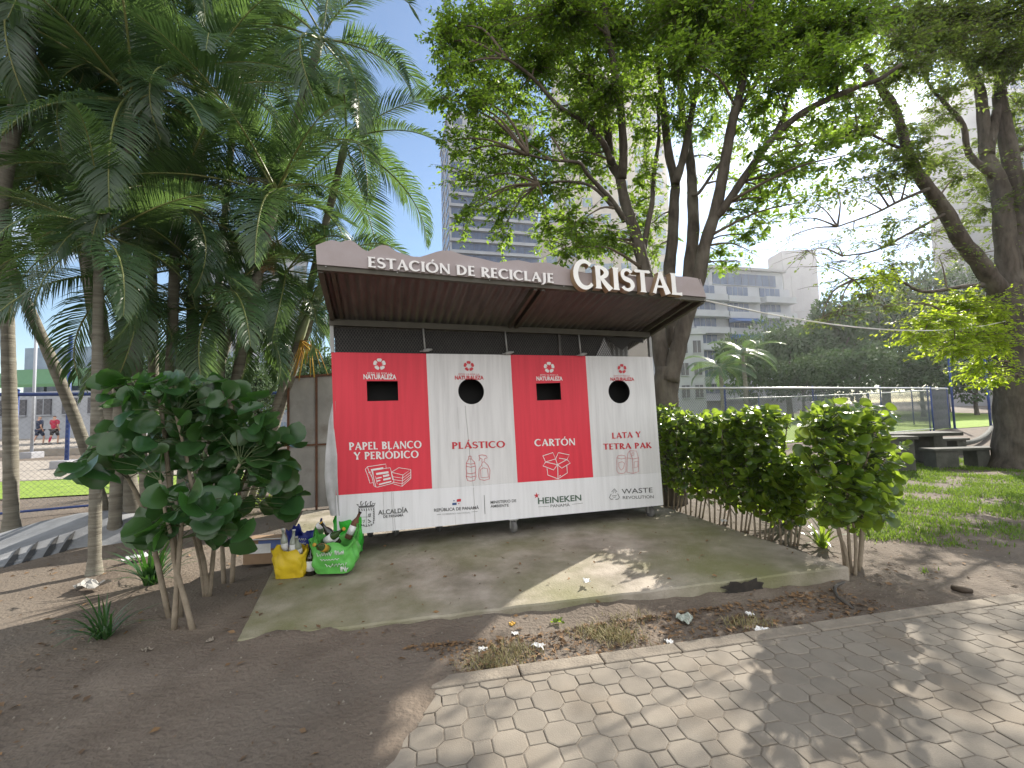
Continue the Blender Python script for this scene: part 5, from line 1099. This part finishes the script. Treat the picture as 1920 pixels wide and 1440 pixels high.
# ================================================================== GREY PANEL SCREEN, FENCES, TABLES
YG = 7.3
a0, a1 = at(540, 942, YG), at(628, 942, YG); a0[2] = a1[2] = 0; zt0 = at(540, 708, YG)[2]
root = thing('panel_screen', 'weathered grey sheet screen in a rusty frame behind the left end of the station', 'screen', a0, math.atan2(.45, 1.0))
Wd = 2.3; hh = zt0+.0; sl_ = .08
mb = MB(); mb.prism([(0, 0, .03), (Wd, 0, .03), (Wd, 0, hh+sl_*Wd), (0, 0, hh)], (0, .012, 0)); mb.build('sheet', 'greypanel', root)
mb = MB(); mid = .42
for x in (0.0, mid, 2*mid+.05, Wd): mb.box((x-.018, -.03, 0), (x+.018, -.002, hh+sl_*x))
mb.build('upright', 'rust', root)
mb = MB(); mb.prism([(-.01, -.034, hh-.02), (Wd, -.034, hh+sl_*Wd-.02), (Wd, -.034, hh+sl_*Wd+.02), (-.01, -.034, hh+.02)], (0, .05, 0)); mb.build('cross_rail', 'rust', root); mb = MB(); mb.box((.0, -.034, hh*.48), (Wd, -.031, hh*.48+.03)); mb.build('cross_rail', 'rust', root)
# near chain-link fence along Y = 11.6+.513X
def chain_fence(label, xa, xb, hgt, wm, pitch, r, post_x, rails, railm, z0=.05, name='chain_link_fence'):
    o0 = np.array([xa, fl(xa), 0]); ang = math.atan2(.513, 1); L_ = (xb-xa)/math.cos(ang); root = thing(name, label, 'fence', o0, ang)
    mb = MB(); wire_grid(mb, 0, L_, z0, hgt, pitch, r, 0.0, 1.0); mb.build('wire_mesh', wm, root)
    for z, rr in rails: mb = MB(); mb.tube([(-.05, -.02, z), (L_+.05, -.02, z)], rr, 8); mb.build('rail', railm, root)
    for x in post_x:
        s_ = (x-xa)/math.cos(ang); mb = MB(); mb.tube([(s_, .03, -.1), (s_, .03, hgt+.06)], .03, 8); mb.lathe([(.035, hgt+.06), (.03, hgt+.09), (0, hgt+.1)], (s_, .03, 0), 8); mb.build('post', 'fence_blue', root)
    return root
chain_fence('blue railed chain link fence close behind the palms', -13, 1.6, 2.02, 'wire', .085, .0016, [-12, -8.2, -4.0, .6], [(2.02, .03), (.10, .02)], 'fence_blue')
chain_fence('chain link fence with pale top rail and dark blue posts behind the hedge', 1.8, 20.6, 2.12, 'wire_dark', .10, .0052, [2.9, 7.3, 11.9, 16.5, 20.5], [(2.12, .035), (.12, .02)], 'rail')
# curved far run of the fence
root = thing('curved_fence', 'curved chain link fence with pale rail closing the far right of the lawn', 'fence', (20.8, fl(20.8), 0)); off = np.array([20.8, fl(20.8), 0])
cv = smooth_path([np.array(p) for p in ((20.8, 22.3, 0), (23.5, 24.2, 0), (25.2, 27.5, 0), (25.0, 31.5, 0), (22, 34.5, 0), (17, 35.5, 0))], 8)
mb = MB(); mb.tube([p-off+np.array([0, 0, 2.1]) for p in cv], .04, 6); mb.build('rail', 'rail', root)
mb = MB()
for i in range(len(cv)-1):
    a_, b_ = cv[i]-off, cv[i+1]-off; nw = 12
    for k in range(nw):
        for sg in (1, -1):
            t0, t1 = k/nw, (k+2)/nw; 
            pa, pb = a_+(b_-a_)*t0, a_+(b_-a_)*t1
            mb.tube([pa+np.array([0, 0, .05 if sg > 0 else 2.05]), pb+np.array([0, 0, 2.05 if sg > 0 else .05])], .006, 3, 0, False, False)
mb.build('wire_mesh', 'wire_dark', root)
for p in cv[::6]: mb = MB(); q = p-off; mb.tube([q+np.array([0, 0, -.1]), q+np.array([0, 0, 2.2])], .035, 8); mb.build('post', 'fence_blue', root)
for px, Yq, hh_ in ((1790, 23.5, 4.2), (1858, 21.8, 3.4)):
    b = at(px, 800, Yq); root = thing('lamp_pole', ['taller blue pole rising behind the curve of the fence', 'blue pole beside the thick tree at the fence end'][px > 1800], 'pole', (b[0], b[1], 0), group='blue poles at the fence curve')
    mb = MB(); mb.tube([(0, 0, -.1), (0, 0, hh_)], .05, 10); mb.lathe([(.1, 0), (.1, .03), (.05, .05)], (0, 0, 0), 10); mb.lathe([(.055, hh_), (.04, hh_+.04), (0, hh_+.05)], (0, 0, 0), 10); mb.build('shaft', 'fence_blue', root)
# pale low kerb at the fence curve, built as a tube
mb = MB(); P = [G(x_, y_, .15) for x_, y_ in ((1800, 832), (1830, 826), (1852, 812), (1862, 796))]; mb.tube(smooth_path(P, 5), [.08]*16, 10); mb.build('curved_kerb', 'table', label='pale curved pipe lying on the grass beside the thick tree', cat='kerbstone')
# picnic tables
def slab_furn(name, label, cat, px0, px1, py_top, py_base, Y0, depth, th, legs, rz=0, group=None):
    A = at(px0, py_base, Y0); B = at(px1, py_base, Y0); zt = at((px0+px1)/2, py_top, Y0)[2]; A[2] = 0; w = B[0]-A[0]
    root = thing(name, label, cat, A, rz, group=group)
    mb = MB(); mb.box((0, 0, zt-th), (w, depth, zt)); bevel(mb.build('slab_top', 'table', root), .012, 2)
    for l0, l1 in legs: mb = MB(); mb.box((w*l0, depth*.1, -.05), (w*l1, depth*.9, zt-th)); bevel(mb.build('leg', 'table', root), .01, 2)
slab_furn('picnic_table', 'dark concrete picnic table standing on two slab legs left of the thick tree', 'table', 1682, 1812, 812, 868, 10.6, .75, .08, [(.02, .25), (.6, .74)])
slab_furn('concrete_bench', 'concrete bench on slab legs against the foot of the thick tree', 'bench', 1755, 1890, 840, 879, 9.9, .40, .06, [(.04, .36), (.62, .80)])
slab_furn('concrete_bench', 'broad dark concrete seat half hidden behind the round leaved shrub', 'bench', 1650, 1728, 819, 879, 9.6, .42, .07, [(.05, .92)])
slab_furn('concrete_bench', 'far concrete bench glimpsed behind the picnic table', 'bench', 1762, 1822, 822, 852, 12.2, .40, .06, [(.06, .3), (.62, .92)])
# rope
A = st.matrix_world @ Vector(warp((XR-.02, -OV, zf(XR)))); A = np.array(A); Bp = at(1893, 600, 9.4); P = [A+(Bp-A)*t-np.array([0, 0, .28*4*t*(1-t)]) for t in np.linspace(0, 1, 20)]
mb = MB(); mb.tube(P, .009, 6); mb.build('rope', 'rope', label='white rope strung from the canopy corner to the thick tree', cat='rope')

# ================================================================== BACKGROUND TREES
def far_crown(seed, n=5200, R=(4.2, 4.2, 3.6), lf=.42):
    r = np.random.default_rng(seed); k = 16; cs = unit(r.normal(size=(k, 3)))*r.uniform(.35, .8, (k, 1))*np.array(R); cs[:, 2] *= .9; rad = r.uniform(.25, .5, k)*R[0]
    ci = r.integers(0, k, n); u = unit(r.normal(size=(n, 3))); P = cs[ci]+u*(rad[ci]*r.random(n)**.28)[:, None]*np.array([1, 1, .75])
    A_ = unit(u+r.normal(size=u.shape)*.6+np.array([0, 0, -.3])); Nn = u*.5+np.array([0, 0, .7])+r.normal(size=u.shape)*.4; l_ = lf*r.uniform(.6, 1.3, n)
    V, F = leaves(P, A_, Nn, l_, l_*.6, 'tri'); return npmesh('crown', V, [F], 'far_leaf')
FC = [far_crown(1), far_crown(2, R=(5, 4.4, 3.2)), far_crown(3, R=(3.8, 3.8, 4.2))]
mb = MB(); limb(mb, [np.array(p, float) for p in ((0, 0, -.2), (.1, 0, 2), (-.1, .1, 4.5), (.3, 0, 8))], .35, .1, 8, 4, .06)
for a_ in range(5):
    an = a_*1.3; limb(mb, [np.array([0, 0, 3+.5*a_]), np.array([1.4*math.cos(an), 1.4*math.sin(an), 5+.4*a_]), np.array([2.6*math.cos(an), 2.6*math.sin(an), 6.6+.3*a_])], .14, .04, 6, 3, .05)
FT = mb.mesh('trunk', 'bark')
def far_tree(label, px, py_top, Yt, width_px, k, rz):
    top = at(px, py_top, Yt); H_ = top[2]; rad = width_px/2*Yt/FPX; root = thing('park_tree', label, 'tree', (top[0], top[1], 0), rz, 'dark trees beyond the lawn')
    zs = H_/11.0; t_ = link('trunk', FT, root); t_.scale = (zs, zs, zs*.95); c_ = link('crown', FC[k % 3], root); c_.location = (0, 0, H_*.60); c_.scale = (rad/4.4, rad/4.4, H_*.42/3.6)
FTL = [('small dark tree in front of the white apartment block', 1395, 610, 44, 110), ('rounded dark tree right of the white apartment block', 1470, 592, 48, 130), ('broad dark tree in the middle of the far tree line', 1545, 548, 50, 170), ('tall pale green tree behind the feathery branches', 1640, 500, 56, 190), ('tallest far tree behind the leaning limb of the thick tree', 1745, 478, 58, 200), ('far tree standing directly behind the thick trunk', 1850, 500, 55, 190), ('far tree at the right end of the tree line past the thick trunk', 1960, 520, 52, 200), ('low dark tree under the middle of the far tree line', 1600, 640, 40, 150), ('low dark tree right of the middle under the tree line', 1720, 635, 41, 160), ('low dark tree at the foot of the tallest far tree', 1820, 640, 42, 150), ('low dark tree beside the apartment block corner', 1500, 660, 40, 120), ('dark tree seen between the station and the grey panel screen', 600, 640, 26, 120), ('tree behind the palms in the gap beneath the fronds', 480, 650, 30, 130), ('pale tree far behind the palm trunks at the left', 330, 640, 34, 160)]
for i, (lb, px, py, Yt, wp) in enumerate(FTL): far_tree(lb, px, py, Yt, wp, i, i*1.7)
def far_palm(label, px, py, Yt, H_):
    b = at(px, py, Yt); root = thing('park_palm', label, 'palm tree', (b[0], b[1], 0), group='palms by the apartment block'); zt = b[2]
    mb = MB(); mb.tube([(0, 0, -.1), (.1, 0, zt*.5), (0, 0, zt)], [.22, .17, .14], 10); mb.build('trunk', 'palm_trunk', root)
    for i in range(14): place_frond(root, (0, 0, zt), i*2.4, .9-i*.09, 1.35)
far_palm('palm with drooping crown in front of the white apartment block', 1392, 660, 38, 4); far_palm('second palm lower against the white apartment block', 1350, 690, 36, 4)

# ================================================================== BUILDINGS
def winmesh(w, h, name='window', glass='glazing', frame='bld_white', mull=1, d=.12):
    mb = MB(); mb.box((0, -d, 0), (w, .02, h), 0)
    for k in range(1, mull+1): x = w*k/(mull+1); mb.box((x-.035, -d-.03, .02), (x+.035, -d+.01, h-.02), 2 if mull > 4 else 1)
    mb.box((-.08, -d-.06, -.1), (w+.08, .02, -.001), 1); return mb.mesh(name, [glass, frame, 'bld_dark'])
def tower(name, label, pL, pR, py_top, Yl, Yr, depth, wallm, floors, fh, cols, wkw, ribbon=False, crown=True, side_cols=0, side='L', skip_top=0, top_punch=0):
    A = at(pL, py_top, Yl); B = at(pR, py_top, Yr); H_ = A[2]; A[2] = 0; B[2] = 0; e = B-A; Wd = np.linalg.norm(e); rz = math.atan2(e[1], e[0])
    root = thing(name, label, 'building', A, rz); mb = MB(); mb.box((0, 0, -1), (Wd, depth, H_)); mb.build('wall', wallm, root)
    if crown:
        mb = MB(); mb.box((-.3, -.3, H_), (Wd+.3, depth+.3, H_+.8)); mb.box((Wd*.2, depth*.2, H_+.8), (Wd*.75, depth*.8, H_+3.6)); mb.build('roof', wallm, root)
    n = 0
    for f in range(floors):
        z = H_-fh*(f+1)+.5-skip_top
        if ribbon and f >= top_punch:
            if f == top_punch: me = winmesh(Wd*.97, fh*.62, mull=11, **wkw); sb = MB(); sb.box((-.2, -.75, 0), (Wd+.2, -.001, fh*.22)); sbm = sb.mesh('ledge', wallm)
            o = link('window', me, root); o.location = (Wd*.015, 0, z); l_ = link('ledge', sbm, root); l_.location = (0, 0, z-fh*.33)
        else:
            cw = Wd/cols
            if f == 0 or (ribbon and f == 0): me0 = winmesh(cw*.55, fh*.55, **wkw)
            for c_ in range(cols):
                if n >= 96: break
                o = link('window', me0, root); o.location = (cw*(c_+.22), 0, z); n += 1
        if side_cols:
            if f == 0: cs = depth/side_cols; me1 = winmesh(cs*.6, fh*.55, **wkw)
            for c_ in range(side_cols):
                o = link('window', me1, root); o.rotation_euler = (0, 0, -math.pi/2 if side == 'L' else math.pi/2); o.location = (0, cs*(c_+.8), z) if side == 'L' else (Wd, cs*(c_+.2), z)
    return root
tower('office_tower', 'grey glass banded tower rising left of the shade tree', 840, 1003, 213, 112, 118, 20, 'bld_white', 24, 3.05, 5, dict(glass='glazing'), True, True, 2, 'L', 0, 4)
tower('apartment_tower', 'tall cream apartment tower seen through the shade tree', 1042, 1240, 120, 160, 160, 25, 'bld_cream', 16, 6.2, 6, dict(glass='glazing_pale'), False, True)
tower('wing_tower', 'lower cream wing at the left foot of the cream tower', 1014, 1050, 395, 158, 158, 12, 'bld_cream', 8, 5.0, 1, dict(glass='glazing_pale'), False, False)
tower('slab_tower', 'plain pale grey slab tower behind the white apartment block', 1466, 1530, 470, 140, 140, 8, 'bld_grey', 2, 20, 1, dict(glass='bld_grey'), False, False)
tower('edge_tower', 'blue grey banded tower at the right edge behind the thick tree', 1886, 2050, 110, 90, 92, 18, 'bld_grey', 18, 3.6, 4, dict(glass='glazing'), True, True)
tower('glass_building', 'pale blue glass building behind the palm clump', 380, 575, 465, 58, 64, 14, 'bld_white', 9, 3.2, 6, dict(glass='glazing_pale', mull=2), False, True)
# white terraced apartment block
A = at(1296, 500, 78); B = at(1490, 500, 84); H_ = at(1400, 497, 80)[2]; A[2] = B[2] = 0; e = B-A; Wd = np.linalg.norm(e)
root = thing('apartment_block', 'white terraced apartment block with blue awnings right of the shade tree', 'building', A, math.atan2(e[1], e[0]))
mb = MB(); mb.box((0, 1.5, -1), (Wd, 14, H_-3.4)); mb.box((Wd*.22, 2, H_-3.4), (Wd*.96, 13, H_)); mb.build('wall', 'bld_white', root)
mb = MB(); mb.box((Wd*.20, 1.4, H_), (Wd*.98, 13.6, H_+.5)); mb.box((Wd*.34, 5, H_+.5), (Wd*.55, 9, H_+1.9)); mb.build('roof', 'bld_grey', root)
fh = 3.0; nf = int(H_/fh)-1
wA = winmesh(Wd*.20, 1.7, mull=3); wB = winmesh(Wd*.62, 2.2, mull=8, glass='glazing'); bal = MB(); bal.box((0, 0, 0), (Wd*.30, 1.8, .95)); bal.box((-.1, -.1, -.2), (Wd*.30+.1, 1.8, -.001)); balm = bal.mesh('balcony', 'bld_white')
aw = MB(); aw.prism([(0, 1.5, 1.0), (0, -.6, 0), (0, 1.5, 0)], (Wd*.28, 0, 0)); awm = aw.mesh('awning', 'awning')
o = link('window', wB, root); o.location = (Wd*.26, 2, H_-2.9)
for f in range(nf):
    z = H_-3.4-fh*(f+1)+.3
    for c_ in range(3):
        o = link('window', wA, root); o.location = (Wd*(.05+.32*c_), 1.5, z+1.0)
        o = link('balcony', balm, root); o.location = (Wd*(.01+.335*c_), -.3 if c_ != 1 else .3, z-.2)
    if f in (2, 3, 5): o = link('awning', awm, root); o.location = (Wd*.345, -.9, z+1.7)
# low annexe in front of the block, left
tower('annexe_building', 'low white annexe between the shade tree trunk and the apartment block', 1268, 1318, 628, 60, 60, 10, 'bld_white', 3, 3.0, 2, dict(glass='bld_dark'), False, True)
# low sports building on the left
tower('low_building', 'low white building with dark openings behind the walking people', -120, 205, 742, 42, 40, 9, 'bld_white', 1, 2.6, 7, dict(glass='bld_dark'), False, False)
A = at(-100, 700, 44); B = at(190, 700, 43)
root = thing('grandstand_roof', 'green roofed grandstand above the low white building', 'building', (A[0], A[1], 0)); Wd = B[0]-A[0]; zt = A[2]
mb = MB(); mb.prism([(0, 0, zt-1.6), (0, 6, zt+.6), (0, 6, zt+.9), (0, 0, zt-1.3)], (Wd, 0, 0)); mb.build('roof', 'green_roof', root)
for k in range(5): mb = MB(); mb.tube([(Wd*k/4*.98+.1, 5.5, 0), (Wd*k/4*.98+.1, 5.5, zt+.3)], .12, 8); mb.build('column', 'bld_white', root)
mb = MB(); mb.box((0, 7, 0), (Wd, 7.3, zt+3.5)); mb.build('back_wall', 'glazing_pale', root)
# white lamp post and blue post on concrete footings by the walkway
for px, Yq, hh_, m_, lb in ((60, 21, 6.5, 'bld_white', 'white pole on a pale footing beside the walking people'), (126, 15.5, 4.6, 'fence_blue', 'blue pole on a concrete footing left of the leaning ringed palm')):
    b = at(px, 830, Yq); root = thing('post_on_footing', lb, 'pole', (b[0], b[1], 0))
    mb = MB(); mb.tube([(0, 0, 0), (0, 0, hh_)], .06, 10); mb.build('shaft', m_, root); mb = MB(); mb.box((-.3, -.3, -.05), (.3, .3, .28)); bevel(mb.build('footing', 'bld_grey', root), .03, 2)

# ================================================================== PEOPLE
def skin_obj(name, joints, edges, radii, m, parent, sub=2):
    me = bpy.data.meshes.new(name); me.from_pydata(joints, edges, []); me.materials.append(M[m]); o = link(name, me, parent)
    md_ = o.modifiers.new('skin', 'SKIN'); md_.use_smooth_shade = True
    sk = me.skin_vertices[0].data
    for i, r in enumerate(radii): sk[i].radius = (r, r) if not isinstance(r, tuple) else r
    sk[0].use_root = True
    s_ = o.modifiers.new('sub', 'SUBSURF'); s_.levels = sub; s_.render_levels = sub; return o
def person(label, px, py, Y0, shirt, pants, rz, stride, armswing, hair, legm=None):
    b = at(px, py, Y0); b[2] = .32
    root = thing('person', label, 'person', b, rz); st_ = stride
    J = [(0,0,.92),(0,0,1.12),(0,0,1.32),(0,0,1.46),(0,.02,1.54),(0,.0,1.64),(0,0,1.72),
         (-.10,0,.86),(-.11,-st_*.5,.48),(-.11,-st_*.3-.02,.08),(-.11,-st_*.3-.16,.03),
         (.10,0,.86),(.11,st_*.25,.48),(.11,st_*.75,.10),(.11,st_*.75-.13,.03),
         (-.19,0,1.42),(-.24,armswing*.4,1.14),(-.24,armswing*.4-.12,.90),(-.24,armswing*.4-.16,.80),
         (.19,0,1.42),(.24,-armswing*.4,1.14),(.24,-armswing*.4-.14,.92),(.24,-armswing*.4-.2,.83)]
    E_ = [(0,1),(1,2),(2,3),(3,4),(4,5),(5,6),(0,7),(7,8),(8,9),(9,10),(0,11),(11,12),(12,13),(13,14),(3,15),(15,16),(16,17),(17,18),(3,19),(19,20),(20,21),(21,22)]
    R_ = [.13,.125,.14,.10,.055,.095,.07,.085,.055,.038,.03,.085,.055,.038,.03,.055,.042,.032,.035,.055,.042,.032,.035]
    skin_obj('body', J, E_, R_, 'skin', root)
    Jt = [(0,0,.90),(0,0,1.10),(0,0,1.32),(0,0,1.45),(-.19,0,1.42),(-.235,armswing*.3,1.20),(.19,0,1.42),(.235,-armswing*.3,1.20)]
    skin_obj('shirt', Jt, [(0,1),(1,2),(2,3),(3,4),(4,5),(3,6),(6,7)], [.17,.165,.175,.10,.085,.075,.085,.075], shirt, root)
    Jp = [(0,0,.93),(-.10,0,.84),(-.115,-st_*.42,.52),(.10,0,.84),(.115,st_*.22,.52)]
    skin_obj('shorts', Jp, [(0,1),(1,2),(0,3),(3,4)], [.165,.115,.085,.115,.085], pants, root)
    skin_obj('hair', [(0,.02,1.66),(0,.0,1.745)], [(0,1)], [.098,.075], hair, root)
    mb = MB()
    for f in ((-.11,-st_*.3-.1,.03),(.11,st_*.75-.07,.03)): mb.box((f[0]-.045, f[1]-.12, 0), (f[0]+.045, f[1]+.12, .08))
    bevel(mb.build('shoes', 'rubber', root), .02, 2)
    if legm: skin_obj('legging', [(.11,st_*.25,.5),(.11,st_*.7,.14)], [(0,1)], [.068,.05], legm, root)
person('person in a navy shirt and shorts walking beside the white pole', 73, 836, 27.5, 'navy', 'navy', math.pi*.95, .35, .3, 'hair')
person('person in a crimson shirt and dark shorts walking right of the one in navy', 101, 836, 27.5, 'crimson', 'darkcloth', math.pi*1.05, .3, .25, 'darkcloth', 'crimson')

# ================================================================== AIR
mb = MB(); mb.box((-260, -25, -1.6), (320, 240, 130)); hz_ = mb.mesh('haze', 'dirt'); hz_.materials.clear()
HM = bpy.data.materials.new('haze'); HM.use_nodes = True; t = HM.node_tree; t.nodes.clear(); pv = N(t, 'ShaderNodeVolumePrincipled'); pv.inputs['Color'].default_value = (.9, .94, 1, 1); pv.inputs['Density'].default_value = .0004; pv.inputs['Anisotropy'].default_value = .72
o_ = N(t, 'ShaderNodeOutputMaterial'); t.links.new(pv.outputs[0], o_.inputs['Volume']); hz_.materials.append(HM); link('haze', hz_, kind='stuff')
S.cycles.volume_bounces = 0
